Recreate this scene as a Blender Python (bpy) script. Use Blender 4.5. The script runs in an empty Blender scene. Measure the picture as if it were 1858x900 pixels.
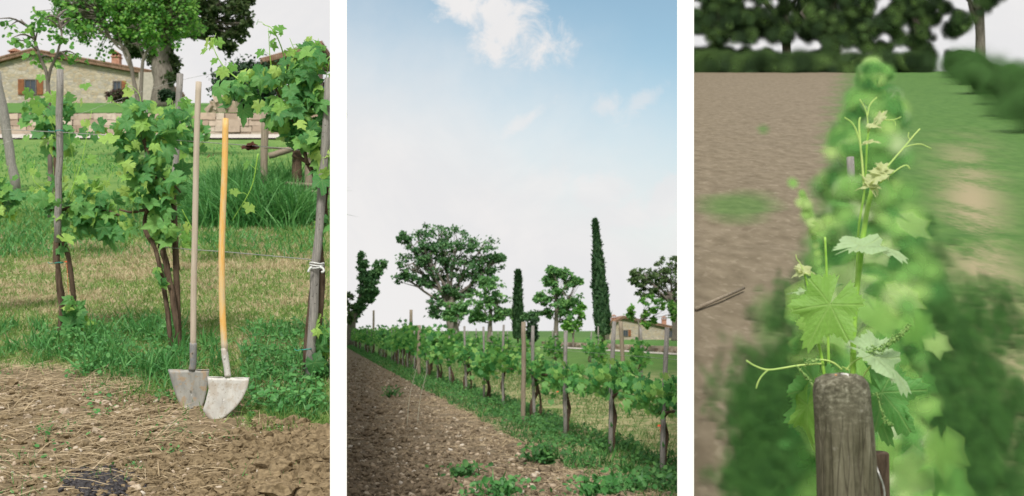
import bpy, math, random
import numpy as np
from mathutils import Vector, Matrix

random.seed(7)
RNG = np.random.default_rng(7)
SC = bpy.context.scene
COL = SC.collection
R_ = math.radians

# ------------------------------------------------------------------ camera
CAMH = 1.55
cam = bpy.data.cameras.new('camera')
cam.sensor_width = 36.0
cam.lens = 36.0 * 2000 / 1858
cam.shift_y = 150 / 1858
cam.clip_start = 0.05
cam.clip_end = 20000
cam.dof.use_dof = True
cam.dof.focus_distance = 3.6
cam.dof.aperture_fstop = 8.0
co = bpy.data.objects.new('camera', cam)
COL.objects.link(co)
co.location = (0, 0, CAMH)
co.rotation_euler = (R_(90), 0, 0)
SC.camera = co

# ------------------------------------------------------------------ render settings
SC.view_settings.view_transform = 'Standard'
SC.view_settings.look = 'None'
SC.view_settings.exposure = 0.78
SC.view_settings.gamma = 1.0
SC.cycles.transparent_max_bounces = 48
SC.cycles.max_bounces = 8
SC.cycles.use_denoising = True

# ------------------------------------------------------------------ node helper


class NT:
    def __init__(self, tree):
        self.t = tree
        tree.nodes.clear()

    def n(self, kind, **kw):
        nd = self.t.nodes.new(kind)
        for k, v in kw.items():
            setattr(nd, k, v)
        return nd

    def put(self, sock, v):
        if v is None:
            return
        if isinstance(v, bpy.types.NodeSocket):
            self.t.links.new(v, sock)
        else:
            sock.default_value = v

    def m(self, op, a, b=None, c=None, clamp=False):
        nd = self.n('ShaderNodeMath', operation=op)
        nd.use_clamp = clamp
        self.put(nd.inputs[0], a)
        if b is not None:
            self.put(nd.inputs[1], b)
        if c is not None:
            self.put(nd.inputs[2], c)
        return nd.outputs[0]

    def mix(self, f, a, b):
        nd = self.n('ShaderNodeMix', data_type='RGBA')
        nd.clamp_factor = True
        self.put(nd.inputs[0], f)
        self.put(nd.inputs[6], a)
        self.put(nd.inputs[7], b)
        return nd.outputs[2]

    def noise(self, vec, scale, detail=4, rough=0.55, dist=0.0):
        nd = self.n('ShaderNodeTexNoise')
        if vec is not None:
            self.put(nd.inputs['Vector'], vec)
        nd.inputs['Scale'].default_value = scale
        nd.inputs['Detail'].default_value = detail
        nd.inputs['Roughness'].default_value = rough
        nd.inputs['Distortion'].default_value = dist
        return nd.outputs['Fac']

    def ramp(self, f, stops):
        nd = self.n('ShaderNodeValToRGB')
        self.put(nd.inputs[0], f)
        cr = nd.color_ramp
        cr.elements[0].position, cr.elements[0].color = stops[0][0], (*stops[0][1], 1)
        cr.elements[1].position, cr.elements[1].color = stops[-1][0], (*stops[-1][1], 1)
        for p, c in stops[1:-1]:
            e = cr.elements.new(p)
            e.color = (*c, 1)
        return nd.outputs[0]

    def rng(self, f, a, b, c=0.0, d=1.0, smooth=True):
        nd = self.n('ShaderNodeMapRange')
        nd.interpolation_type = 'SMOOTHSTEP' if smooth else 'LINEAR'
        self.put(nd.inputs[0], f)
        for i, v in enumerate((a, b, c, d)):
            nd.inputs[i + 1].default_value = v
        return nd.outputs[0]

    def obj(self, scale=(1, 1, 1)):
        tc = self.n('ShaderNodeTexCoord')
        mp = self.n('ShaderNodeMapping')
        mp.inputs['Scale'].default_value = scale
        self.t.links.new(tc.outputs['Object'], mp.inputs['Vector'])
        return mp.outputs[0]

    def bump(self, h, strength=0.3, dist=0.02):
        nd = self.n('ShaderNodeBump')
        nd.inputs['Strength'].default_value = strength
        nd.inputs['Distance'].default_value = dist
        self.put(nd.inputs['Height'], h)
        return nd.outputs[0]

    def bsdf(self, col, rough=0.7, metal=0.0, normal=None, spec=0.4):
        b = self.n('ShaderNodeBsdfPrincipled')
        self.put(b.inputs['Base Color'], col)
        self.put(b.inputs['Roughness'], rough)
        self.put(b.inputs['Metallic'], metal)
        b.inputs['Specular IOR Level'].default_value = spec
        if normal is not None:
            self.put(b.inputs['Normal'], normal)
        return b.outputs[0]

    def out(self, sh):
        o = self.n('ShaderNodeOutputMaterial')
        self.t.links.new(sh, o.inputs['Surface'])


# ------------------------------------------------------------------ sun and sky
SUN_EL, SUN_AZ = R_(48), R_(-6)        # the sun stands behind the camera, a little to the left
sd = bpy.data.lights.new('sun', 'SUN')
sd.energy = 2.2
sd.angle = R_(14)
sd.color = (1.0, 0.95, 0.87)
so = bpy.data.objects.new('sun', sd)
COL.objects.link(so)
sv = Vector((math.sin(SUN_AZ) * math.cos(SUN_EL), -math.cos(SUN_AZ) * math.cos(SUN_EL), math.sin(SUN_EL)))
so.rotation_euler = sv.to_track_quat('Z', 'Y').to_euler()
so.location = (0, -20, 40)

world = bpy.data.worlds.new('World')
SC.world = world
world.use_nodes = True
w = NT(world.node_tree)
sky = w.n('ShaderNodeTexSky', sky_type='NISHITA')
sky.sun_disc = False
sky.sun_elevation = SUN_EL
sky.sun_rotation = math.pi + SUN_AZ
sky.air_density = 1.0
sky.dust_density = 1.2
sky.ozone_density = 1.5
tc = w.n('ShaderNodeTexCoord')
sep = w.n('ShaderNodeSeparateXYZ')
w.t.links.new(tc.outputs['Generated'], sep.inputs[0])
dx, dy, dz = sep.outputs
dyc = w.m('MAXIMUM', dy, 0.15)
U = w.m('DIVIDE', dx, dyc)
V = w.m('DIVIDE', dz, dyc)
cmb = w.n('ShaderNodeCombineXYZ')
w.put(cmb.inputs[0], U)
w.put(cmb.inputs[1], V)
uv = cmb.outputs[0]
n1 = w.noise(uv, 9, 6, 0.6)
n2 = w.noise(uv, 30, 8, 0.68, 0.5)
# how blue: grows upward and to the right, broken up by the clouds
bl = w.m('MULTIPLY_ADD', U, 0.42, V)
bl = w.m('ADD', bl, w.m('MULTIPLY', w.m('SUBTRACT', n1, 0.5), 0.10))
blue = w.rng(bl, 0.085, 0.34)
# high cloud bank covers the sky away from the blue gap
gapL = w.rng(U, -0.166, -0.152)
gapR = w.rng(U, 0.152, 0.163, 1.0, 0.0)
back = w.rng(dy, 0.1, 0.5)
blue = w.m('MULTIPLY', w.m('MULTIPLY', blue, gapL), w.m('MULTIPLY', gapR, back))


def cloud(px, py, rx, ry, tilt=0.0, amt=1.0, hard=0.5):
    u0, v0 = (px - 929) / 2000, (600 - py) / 2000
    a = w.m('SUBTRACT', U, u0)
    b = w.m('SUBTRACT', V, v0)
    ca, sa = math.cos(tilt), math.sin(tilt)
    x = w.m('ADD', w.m('MULTIPLY', a, ca), w.m('MULTIPLY', b, sa))
    y = w.m('SUBTRACT', w.m('MULTIPLY', b, ca), w.m('MULTIPLY', a, sa))
    x = w.m('DIVIDE', x, rx / 2000)
    y = w.m('DIVIDE', y, ry / 2000)
    r = w.m('SQRT', w.m('ADD', w.m('MULTIPLY', x, x), w.m('MULTIPLY', y, y)))
    r = w.m('ADD', r, w.m('MULTIPLY', w.m('SUBTRACT', n2, 0.5), 3.4))
    r = w.m('ADD', r, w.m('MULTIPLY', w.m('SUBTRACT', n1, 0.5), 1.2))
    return w.rng(r, hard * .5, 1.3, amt, 0.0)


cl = None
for args in [(930, 55, 78, 62, -0.5), (845, 12, 66, 38, -0.4), (905, 20, 60, 40, 0), (900, 95, 24, 30, 0.3), (958, 215, 42, 13, 0.6, 0.6),
             (1102, 190, 26, 22, 0.5, 0.6), (1160, 186, 46, 16, 0.6, 0.5), (1080, 345, 60, 30, 0, 0.75),
             (990, 340, 60, 36, 0.3, 0.5), (1215, 350, 50, 30, 0.5, 0.8), (1150, 390, 110, 28, 0.2, 0.8)]:
    c = cloud(*args)
    cl = c if cl is None else w.m('MAXIMUM', cl, c)
blue = w.m('MULTIPLY', blue, w.m('SUBTRACT', 1.0, cl))
haze_white = (5.0, 4.93, 4.95, 1)
skyc = w.n('ShaderNodeVectorMath', operation='MULTIPLY')
w.t.links.new(sky.outputs[0], skyc.inputs[0])
skyc.inputs[1].default_value = (0.92, 0.95, 0.80)
n3 = w.noise(uv, 7, 7, 0.6, 0.6)
bank = w.mix(w.rng(n3, 0.40, 0.62), (4.75, 4.72, 4.76, 1), (5.05, 4.96, 4.92, 1))
colr = w.mix(w.m('MULTIPLY', blue, 1.0), bank, skyc.outputs[0])
bg = w.n('ShaderNodeBackground')
w.t.links.new(colr, bg.inputs[0])
bg.inputs[1].default_value = 0.1
wo = w.n('ShaderNodeOutputWorld')
w.t.links.new(bg.outputs[0], wo.inputs[0])

# ------------------------------------------------------------------ geometry helpers


def P(x, y, d):
    """a point seen at photograph position x, y and d metres ahead"""
    return np.array([(x - 929) / 2000 * d, d, CAMH + (600 - y) / 2000 * d])


class Geo:
    def __init__(self):
        self.V, self.F, self.UV, self.M, self.n = [], [], [], [], 0

    def add(self, V, F, uv=None, mi=0):
        V = np.asarray(V, float).reshape(-1, 3)
        F = np.asarray(F, int)
        self.V.append(V)
        self.F.append(F + self.n)
        self.M.append(np.full(len(F), mi))
        self.UV.append(np.zeros((len(V), 2)) if uv is None else np.asarray(uv, float))
        self.n += len(V)

    def box(self, c, s, R=None, mi=0, jit=0.0):
        c, s = np.array(c, float), np.array(s, float) / 2
        V = np.array([[x, y, z] for x in (-1, 1) for y in (-1, 1) for z in (-1, 1)], float) * s
        if jit:
            V += RNG.normal(0, jit, V.shape)
        if R is not None:
            V = V @ np.array(R).T
        self.add(V + c, [[0, 1, 3, 2], [4, 6, 7, 5], [0, 4, 5, 1], [2, 3, 7, 6], [0, 2, 6, 4], [1, 5, 7, 3]], mi=mi)

    def tube(self, pts, rad, n=8, mi=0, cap=True, wob=0.0):
        pts = np.array(pts, float)
        m = len(pts)
        rad = np.full(m, rad) if np.isscalar(rad) else np.interp(np.linspace(0, 1, m), np.linspace(0, 1, len(rad)), rad)
        T = np.gradient(pts, axis=0)
        T /= np.linalg.norm(T, axis=1)[:, None] + 1e-9
        ref = np.array([0.31, 0.9, 0.2])
        if abs(T[0] @ (ref / np.linalg.norm(ref))) > 0.9:
            ref = np.array([1.0, 0, 0])
        V = []
        a = np.linspace(0, 2 * np.pi, n, endpoint=False)
        for i in range(m):
            A = np.cross(T[i], ref)
            A /= np.linalg.norm(A) + 1e-9
            B = np.cross(T[i], A)
            r = rad[i] * (1 + (RNG.normal(0, wob, n) if wob else 0))
            V.append(pts[i] + np.outer(np.cos(a) * r, A) + np.outer(np.sin(a) * r, B))
        V = np.concatenate(V)
        i, j = np.meshgrid(np.arange(m - 1), np.arange(n), indexing='ij')
        i, j = i.ravel(), j.ravel()
        k = (j + 1) % n
        F = np.stack([i * n + j, i * n + k, (i + 1) * n + k, (i + 1) * n + j], 1)
        self.add(V, F, mi=mi)
        if cap:
            b = self.n
            self.add([pts[0], pts[-1]], np.zeros((0, 3), int))
            s0 = b - m * n
            j = np.arange(n)
            k = (j + 1) % n
            self.F.append(np.stack([np.full(n, b), s0 + k, s0 + j], 1))
            self.M.append(np.full(n, mi))
            self.F.append(np.stack([np.full(n, b + 1), s0 + (m - 1) * n + j, s0 + (m - 1) * n + k], 1))
            self.M.append(np.full(n, mi))

    def scatter(self, tV, tF, tUV, pos, R, sc, mi=0):
        N = len(pos)
        if N == 0:
            return
        sc = np.asarray(sc, float)
        if sc.ndim == 1:
            sc = sc[:, None]
        V = np.einsum('nij,nkj->nki', R, tV[None] * sc[:, None, :]) + pos[:, None, :]
        k = len(tV)
        F = (tF[None] + (np.arange(N) * k)[:, None, None]).reshape(-1, tF.shape[1])
        self.add(V.reshape(-1, 3), F, np.tile(tUV, (N, 1)), mi)

    def build(self, name, mats, parent=None, smooth=True, attrs=None, mods=None):
        me = bpy.data.meshes.new(name)
        V = np.concatenate(self.V) if self.V else np.zeros((0, 3))
        fl = [f for f in self.F if len(f)]
        tot = np.concatenate([np.full(len(f), f.shape[1]) for f in fl])
        idx = np.concatenate([f.ravel() for f in fl])
        mi = np.concatenate([m_ for m_, f in zip(self.M, self.F) if len(f)]) if len(self.M) == len(self.F) else np.zeros(len(tot))
        me.vertices.add(len(V))
        me.vertices.foreach_set('co', V.astype('f').ravel())
        me.loops.add(len(idx))
        me.loops.foreach_set('vertex_index', idx.astype('i'))
        me.polygons.add(len(tot))
        me.polygons.foreach_set('loop_start', np.concatenate([[0], np.cumsum(tot)[:-1]]).astype('i'))
        me.polygons.foreach_set('loop_total', tot.astype('i'))
        me.polygons.foreach_set('material_index', mi.astype('i'))
        me.polygons.foreach_set('use_smooth', np.full(len(tot), smooth))
        UVv = np.concatenate(self.UV)
        lay = me.uv_layers.new(name='UVMap')
        lay.data.foreach_set('uv', UVv[idx].astype('f').ravel())
        for k, v in (attrs or {}).items():
            at = me.attributes.new(k, 'FLOAT', 'POINT')
            at.data.foreach_set('value', np.asarray(v, 'f'))
        me.update(calc_edges=True)
        me.validate()
        for m_ in (mats if isinstance(mats, (list, tuple)) else [mats]):
            me.materials.append(m_)
        o = bpy.data.objects.new(name, me)
        COL.objects.link(o)
        if parent is not None:
            o.parent = parent
            o.matrix_parent_inverse = Matrix.Translation(-Vector(parent.location))
        return o


def tag(o, label=None, cat=None, group=None, kind=None):
    for k, v in (('label', label), ('category', cat), ('group', group), ('kind', kind)):
        if v:
            o[k] = v
    return o


def empty(name, loc, label, cat, group=None):
    o = bpy.data.objects.new(name, None)
    COL.objects.link(o)
    o.location = tuple(loc)
    o.empty_display_size = 0.1
    return tag(o, label, cat, group)


def spl(pts, n=10):
    """smooth curve through points"""
    p = np.array(pts, float)
    if len(p) < 3:
        t = np.linspace(0, 1, n)[:, None]
        return p[0] * (1 - t) + p[-1] * t
    q = np.vstack([2 * p[0] - p[1], p, 2 * p[-1] - p[-2]])
    out = []
    seg = len(p) - 1
    for s in np.linspace(0, seg - 1e-6, n):
        i = int(s)
        t = s - i
        a, b, c, d = q[i:i + 4]
        out.append(0.5 * ((2 * b) + (-a + c) * t + (2 * a - 5 * b + 4 * c - d) * t * t + (-a + 3 * b - 3 * c + d) * t ** 3))
    return np.array(out)


def hash2(i, j, s):
    h = (i.astype(np.int64) * 374761393 + j.astype(np.int64) * 668265263 + s * 974634777) & 0xFFFFFFFF
    h = ((h ^ (h >> 13)) * 1274126177) & 0xFFFFFFFF
    return ((h ^ (h >> 16)) & 0xFFFF) / 65535.0


def vn(x, y, s=0):
    x, y = np.asarray(x, float), np.asarray(y, float)
    i, j = np.floor(x), np.floor(y)
    fx, fy = x - i, y - j
    fx, fy = fx * fx * (3 - 2 * fx), fy * fy * (3 - 2 * fy)
    return ((hash2(i, j, s) * (1 - fx) + hash2(i + 1, j, s) * fx) * (1 - fy)
            + (hash2(i, j + 1, s) * (1 - fx) + hash2(i + 1, j + 1, s) * fx) * fy) * 2 - 1


def fbm(x, y, s=0, o=4):
    r, a = 0, 1.0
    for k in range(o):
        r = r + a * vn(x * 2 ** k + 17 * k, y * 2 ** k - 9 * k, s + k)
        a *= 0.5
    return r / 1.8


def frames(N, nrm, down, jn=0.5, jd=0.5):
    """random leaf frames: columns are x (width), y (length), z (normal)"""
    n = np.array(nrm, float) + RNG.normal(0, jn, (N, 3))
    n /= np.linalg.norm(n, axis=1)[:, None]
    y = np.array(down, float) + RNG.normal(0, jd, (N, 3))
    y -= (y * n).sum(1)[:, None] * n
    y /= np.linalg.norm(y, axis=1)[:, None] + 1e-9
    x = np.cross(y, n)
    return np.stack([x, y, n], 2)


# leaf shapes -------------------------------------------------------------


def vine_leaf(npts, serr=0.0, droop=0.18, seed=0):
    """five-lobed vine leaf; stalk joins at the origin; unit = distance to the tip; returns V, F, UV"""
    th = np.linspace(-np.pi * 0.93, np.pi * 0.93, npts)      # 0 = tip
    rl = np.random.default_rng(seed)
    j = rl.normal(0, .07, 8)
    lobes = [(j[5] * .5, 1.0 + j[0], .46), (1.05 + j[6] * .5, .88 + j[1], .46), (-1.05, .88 + j[2], .46), (2.05, .76 + j[3], .48), (-2.05, .76 + j[4], .48), (2.75, .6, .25), (-2.75, .6, .25)]
    r = np.full(npts, 0.62)
    for c_, h_, w_ in lobes:
        r = np.maximum(r, h_ * np.exp(-((th - c_) / w_) ** 2 * 0.75))
    if serr:
        k = np.arange(npts)
        r = r * (1 + serr * np.where(k % 2 == 0, 1, -1)) * (1 + 0.03 * np.sin(k * 1.7 + seed))
    x, y = np.sin(th) * r, np.cos(th) * r
    rings = [0.0, 0.5, 1.0] if npts > 20 else [0.0, 1.0]
    V, UVs = [[0, 0, 0]], [[0, 0]]
    for q in rings[1:]:
        for a, b in zip(x * q, y * q):
            rr = math.hypot(a, b)
            ang = math.atan2(a, b)
            fold = 0.16 * abs(a) - droop * rr * rr + 0.07 * math.cos(ang * 6.2 + seed) * rr
            V.append([a, b, fold])
            UVs.append([a, b])
    F = []
    for k in range(npts - 1):
        F.append([0, 1 + k + 1, 1 + k])
    if len(rings) == 3:
        Q = []
        for k in range(npts - 1):
            a, b = 1 + k, 1 + k + 1
            c_, d_ = 1 + npts + k, 1 + npts + k + 1
            F += [[a, b, d_], [a, d_, c_]]
    return np.array(V, float), np.array(F), np.array(UVs, float)


LEAF_S = vine_leaf(13)
LEAF_M = vine_leaf(37, 0.07)
LEAVES_M = [vine_leaf(37, 0.08, 0.1, 1), vine_leaf(31, 0.07, 0.45, 2), vine_leaf(37, 0.07, -.15, 3), vine_leaf(33, 0.09, 0.7, 4)]
LEAF_H = vine_leaf(71, 0.06, 0.12)


def oval(n=6, w=0.35, fold=0.12):
    a = np.linspace(0, 2 * np.pi, n, endpoint=False)
    V = np.stack([np.sin(a) * w, 0.5 - 0.5 * np.cos(a), np.abs(np.sin(a)) * fold], 1)
    V = np.vstack([[0, 0.5, 0], V])
    F = np.array([[0, 1 + (k + 1) % n, 1 + k] for k in range(n)])
    return V, F, V[:, :2].copy()


OVAL = oval()
OCT = (np.vstack([[0, 0, 0], [[math.cos(k * math.pi / 4), math.sin(k * math.pi / 4), 0] for k in range(8)]]),
       np.array([[0, 1 + k, 1 + (k + 1) % 8] for k in range(8)]),
       np.vstack([[0, 0], [[math.cos(k * math.pi / 4), math.sin(k * math.pi / 4)] for k in range(8)]]))
BLADE = (np.array([[-.5, 0, 0], [.5, 0, 0], [-.4, .18, .5], [.4, .18, .5], [0, .55, 1.0]], float),
         np.array([[0, 1, 3], [0, 3, 2], [2, 3, 4]]), np.zeros((5, 2)))
BLADE2 = (np.array([[-.5, 0, 0], [.5, 0, 0], [-.45, .12, .4], [.45, .12, .4], [-.3, .4, .75], [.3, .4, .75], [0, .85, .95]], float),
          np.array([[0, 1, 3], [0, 3, 2], [2, 3, 5], [2, 5, 4], [4, 5, 6]]), np.zeros((7, 2)))


def blades(g, pos, h, wd, lean=0.35, mi=0, tmpl=BLADE):
    N = len(pos)
    a = RNG.uniform(0, 2 * np.pi, N)
    z = np.stack([RNG.normal(0, lean, N), RNG.normal(0, lean, N), np.ones(N)], 1)
    z /= np.linalg.norm(z, axis=1)[:, None]
    x = np.stack([np.cos(a), np.sin(a), np.zeros(N)], 1)
    x -= (x * z).sum(1)[:, None] * z
    x /= np.linalg.norm(x, axis=1)[:, None]
    y = np.cross(z, x)
    R = np.stack([x, y, z], 2)
    h = np.broadcast_to(h, (N,))
    wd = np.broadcast_to(wd, (N,))
    g.scatter(*tmpl, pos, R, np.stack([wd, h, h], 1), mi)


# ------------------------------------------------------------------ materials


def mat(name, fn):
    m_ = bpy.data.materials.new(name)
    m_.use_nodes = True
    t = NT(m_.node_tree)
    fn(t)
    return m_


def leafy(stops, trans=0.35, rough=0.5, veins=False, spec=0.35, noise=0.25):
    def fn(t):
        ge = t.n('ShaderNodeNewGeometry')
        c = t.ramp(ge.outputs['Random Per Island'], stops)
        nz = t.noise(t.obj(), 40, 3)
        hs = t.n('ShaderNodeHueSaturation')
        t.put(hs.inputs['Color'], c)
        t.put(hs.inputs['Value'], t.m('ADD', 1 - noise / 2, t.m('MULTIPLY', nz, noise)))
        c = hs.outputs[0]
        nrm = None
        if veins:
            tc_ = t.n('ShaderNodeTexCoord')
            sp = t.n('ShaderNodeSeparateXYZ')
            t.t.links.new(tc_.outputs['UV'], sp.inputs[0])
            x, y = sp.outputs[0], sp.outputs[1]
            v = None
            for a in (0, 0.98, -0.98, 1.95, -1.95):
                sx, cx = math.sin(a), math.cos(a)
                perp = t.m('ABSOLUTE', t.m('SUBTRACT', t.m('MULTIPLY', x, cx), t.m('MULTIPLY', y, sx)))
                al = t.m('ADD', t.m('MULTIPLY', x, sx), t.m('MULTIPLY', y, cx))
                m1 = t.m('MULTIPLY', t.rng(perp, 0.006, 0.024, 1, 0), t.m('GREATER_THAN', al, 0.0))
                # side veins, chevrons off each main vein
                ch = t.m('FRACT', t.m('MULTIPLY', t.m('SUBTRACT', al, t.m('MULTIPLY', perp, 1.1)), 7.5))
                m2 = t.m('MULTIPLY', t.rng(t.m('ABSOLUTE', t.m('SUBTRACT', ch, 0.5)), 0.03, 0.12, 0.5, 0),
                         t.m('MULTIPLY', t.rng(perp, 0.22, 0.26, 1, 0), t.m('GREATER_THAN', al, 0.1)))
                m1 = t.m('MAXIMUM', m1, m2)
                v = m1 if v is None else t.m('MAXIMUM', v, m1)
            c = t.mix(t.m('MULTIPLY', v, 0.26), c, (0.42, 0.56, 0.20, 1))
            h = t.m('ADD', t.m('MULTIPLY', v, -1.0), t.noise(t.obj(), 140, 3))
            nrm = t.bump(h, 0.5, 0.004)
        b = t.bsdf(c, rough, 0, nrm, spec)
        tr = t.n('ShaderNodeBsdfTranslucent')
        hs2 = t.n('ShaderNodeHueSaturation')
        t.put(hs2.inputs['Color'], c)
        hs2.inputs['Value'].default_value = 1.5
        hs2.inputs['Hue'].default_value = 0.485
        t.t.links.new(hs2.outputs[0], tr.inputs[0])
        mx = t.n('ShaderNodeMixShader')
        mx.inputs[0].default_value = trans
        t.t.links.new(b, mx.inputs[1])
        t.t.links.new(tr.outputs[0], mx.inputs[2])
        t.out(mx.outputs[0])
    return fn


def soft(stops, inner=0.0, outer=1.0, rough=0.8, trans=0.3, amt=1.0):
    """foliage whose leaf edges are feathered"""
    def fn(t):
        ge = t.n('ShaderNodeNewGeometry')
        c = t.ramp(ge.outputs['Random Per Island'], stops)
        tc_ = t.n('ShaderNodeTexCoord')
        ln = t.n('ShaderNodeVectorMath', operation='LENGTH')
        t.t.links.new(tc_.outputs['UV'], ln.inputs[0])
        al = t.rng(ln.outputs['Value'], inner, outer * 0.92, amt, 0)
        b = t.bsdf(c, rough, 0, None, 0.2)
        tr = t.n('ShaderNodeBsdfTranslucent')
        t.put(tr.inputs[0], c)
        m1 = t.n('ShaderNodeMixShader')
        m1.inputs[0].default_value = trans
        t.t.links.new(b, m1.inputs[1])
        t.t.links.new(tr.outputs[0], m1.inputs[2])
        tp = t.n('ShaderNodeBsdfTransparent')
        m2 = t.n('ShaderNodeMixShader')
        t.put(m2.inputs[0], al)
        t.t.links.new(tp.outputs[0], m2.inputs[1])
        t.t.links.new(m1.outputs[0], m2.inputs[2])
        t.out(m2.outputs[0])
    return fn


def barky(c1, c2, sc=(30, 30, 6), bump=0.6, spots=None, bd=0.01):
    def fn(t):
        v = t.obj(sc)
        f = t.noise(v, 1.0, 6, 0.7)
        c = t.ramp(f, [(0.3, c1), (0.7, c2)])
        if spots:
            n_ = t.noise(t.obj(), 60, 3)
            c = t.mix(t.rng(n_, 0.62, 0.72), c, (*spots, 1))
        t.out(t.bsdf(c, 0.9, 0, t.bump(f, bump, bd), 0.2))
    return fn


def plain(c1, c2, scale=20, rough=0.6, metal=0, bump=0.1, spec=0.4):
    def fn(t):
        f = t.noise(t.obj(), scale, 5, 0.6)
        c = t.ramp(f, [(0.35, c1), (0.65, c2)])
        t.out(t.bsdf(c, rough, metal, t.bump(f, bump, 0.01), spec))
    return fn


GREENV = [(0, (.04, .17, .04)), (.3, (.07, .25, .07)), (.6, (.13, .34, .09)), (.85, (.24, .46, .09)), (1, (.40, .58, .14))]
M = {}
M['vine'] = mat('vine_leaf', leafy(GREENV, 0.35, 0.5, True))
M['vine_young'] = mat('young_vine_leaf', leafy([(0, (.10, .30, .06)), (.5, (.20, .42, .08)), (1, (.36, .50, .12))], 0.45, 0.5, True))
M['vine_far'] = mat('vine_leaf_row', leafy([(0, (.03, .15, .04)), (.35, (.075, .26, .065)), (.75, (.155, .38, .09)), (1, (.30, .50, .13))], 0.40, 0.55))
M['leaf_bright'] = mat('bright_tree_leaf', leafy([(0, (.04, .15, .025)), (.5, (.10, .30, .05)), (1, (.24, .45, .09))], 0.4, 0.5))
M['leaf_oak'] = mat('oak_leaf', leafy([(0, (.035, .075, .025)), (.5, (.06, .11, .035)), (1, (.12, .16, .065))], 0.45, 0.6))
M['leaf_tree'] = mat('tree_leaf', leafy([(0, (.045, .13, .05)), (.5, (.075, .19, .07)), (1, (.14, .28, .10))], 0.3, 0.6))
M['leaf_light'] = mat('light_tree_leaf', leafy([(0, (.07, .20, .07)), (.5, (.12, .29, .095)), (1, (.21, .40, .12))], 0.3, 0.6))
M['leaf_olive'] = mat('olive_green_leaf', leafy([(0, (.05, .10, .03)), (.5, (.08, .15, .05)), (1, (.13, .20, .07))], 0.3, 0.6))
M['cypress'] = mat('cypress_leaf', leafy([(0, (.025, .072, .028)), (.5, (.042, .105, .042)), (1, (.075, .15, .06))], 0.15, 0.7))
M['hedge'] = mat('hedge_leaf', leafy([(0, (.012, .035, .015)), (.5, (.018, .05, .02)), (1, (.03, .075, .03))], 0.15, 0.7))
M['redshrub'] = mat('red_shrub_leaf', leafy([(0, (.05, .04, .03)), (.5, (.09, .04, .04)), (1, (.05, .09, .03))], 0.2, 0.7))
M['bark'] = mat('vine_bark', barky((.035, .022, .014), (.17, .12, .085), (60, 60, 9), 0.9))
M['greybark'] = mat('grey_bark', barky((.10, .085, .07), (.26, .23, .20), (9, 9, 3), 0.8))
M['stake'] = mat('weathered_stake', barky((.13, .125, .12), (.36, .34, .315), (140, 140, 10), 0.5, (.08, .07, .06)))
M['stake_pale'] = mat('pale_stake', barky((.17, .14, .10), (.33, .28, .22), (70, 70, 6), 0.5))
M['postwood'] = mat('old_post_wood', None or (lambda t: None))
M['handle_grey'] = mat('grey_handle', barky((.36, .30, .235), (.50, .44, .36), (120, 120, 4), 0.1, None, 0.002))
M['stem'] = mat('green_stem', plain((.20, .42, .04), (.32, .54, .09), 60, 0.45, 0, 0.1))
M['tendril'] = mat('tendril_green', plain((.40, .58, .16), (.52, .64, .20), 60, 0.5, 0, 0.1))
M['bud'] = mat('bud_green', plain((.16, .32, .08), (.30, .44, .14), 200, 0.7, 0, 0.3))
M['youngtip'] = mat('pink_young_leaf', leafy([(0, (.52, .42, .28)), (.5, (.48, .54, .26)), (1, (.60, .60, .42))], 0.4, 0.5))
M['paleleaf'] = mat('pale_leaf_underside', leafy([(0, (.28, .44, .22)), (1, (.42, .55, .32))], 0.3, 0.5, True))
M['wire'] = mat('galvanised_wire', plain((.30, .30, .29), (.50, .50, .48), 200, 0.45, 0.6))
M['dryleaf'] = mat('dry_brown_leaf', plain((.07, .02, .01), (.16, .05, .025), 60, 0.8))
M['tie'] = mat('white_tie', plain((.55, .57, .58), (.72, .73, .72), 60, 0.6))
M['greentie'] = mat('green_tie', plain((.03, .25, .20), (.05, .32, .27), 60, 0.6))
M['white'] = mat('white_render', lambda t: t.out(t.bsdf((.93, .93, .93, 1), 0.9, 0, t.bump(t.noise(t.obj(), 300, 2), 0.02, 0.001), 0.2)))


def post_m(t):
    v = t.obj((45, 45, 5))
    f = t.noise(v, 1.0, 7, 0.72)
    blot = t.noise(t.obj(), 22, 5, 0.65)
    c = t.ramp(f, [(0.30, (.034, .031, .018)), (0.5, (.105, .097, .064)), (0.72, (.25, .235, .17))])
    c = t.mix(t.rng(blot, 0.42, 0.60, 0, .6), c, (.14, .128, .09, 1))
    lich = t.m('ADD', t.m('MULTIPLY', t.noise(t.obj(), 150, 5, 0.75), .7), t.m('MULTIPLY', t.noise(t.obj(), 35, 3), .3))
    zz = t.n('ShaderNodeSeparateXYZ')
    t.put(zz.inputs[0], t.obj())
    up = t.rng(zz.outputs[2], 1.28, 1.48)
    c = t.mix(t.m('MULTIPLY', t.rng(lich, 0.55, 0.66), up), c, (.36, .34, .29, 1))
    cr = t.n('ShaderNodeTexVoronoi', feature='DISTANCE_TO_EDGE')
    t.put(cr.inputs['Vector'], t.obj((70, 70, 5)))
    cr.inputs['Scale'].default_value = 1
    crack = t.rng(cr.outputs['Distance'], 0.0, 0.06, 1, 0)
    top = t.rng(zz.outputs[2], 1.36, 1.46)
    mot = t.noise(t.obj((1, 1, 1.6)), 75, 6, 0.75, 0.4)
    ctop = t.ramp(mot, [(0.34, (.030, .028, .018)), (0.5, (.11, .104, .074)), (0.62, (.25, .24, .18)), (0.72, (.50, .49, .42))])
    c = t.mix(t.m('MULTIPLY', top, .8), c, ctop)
    crack = t.m('MULTIPLY', crack, t.rng(zz.outputs[2], 1.36, 1.44, 1, 0))
    c = t.mix(t.m('MULTIPLY', crack, 0.45), c, (.05, .038, .03, 1))
    h = t.m('SUBTRACT', f, t.m('MULTIPLY', crack, 0.35))
    t.out(t.bsdf(c, 0.92, 0, t.bump(h, 0.9, 0.004), 0.15))


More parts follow.
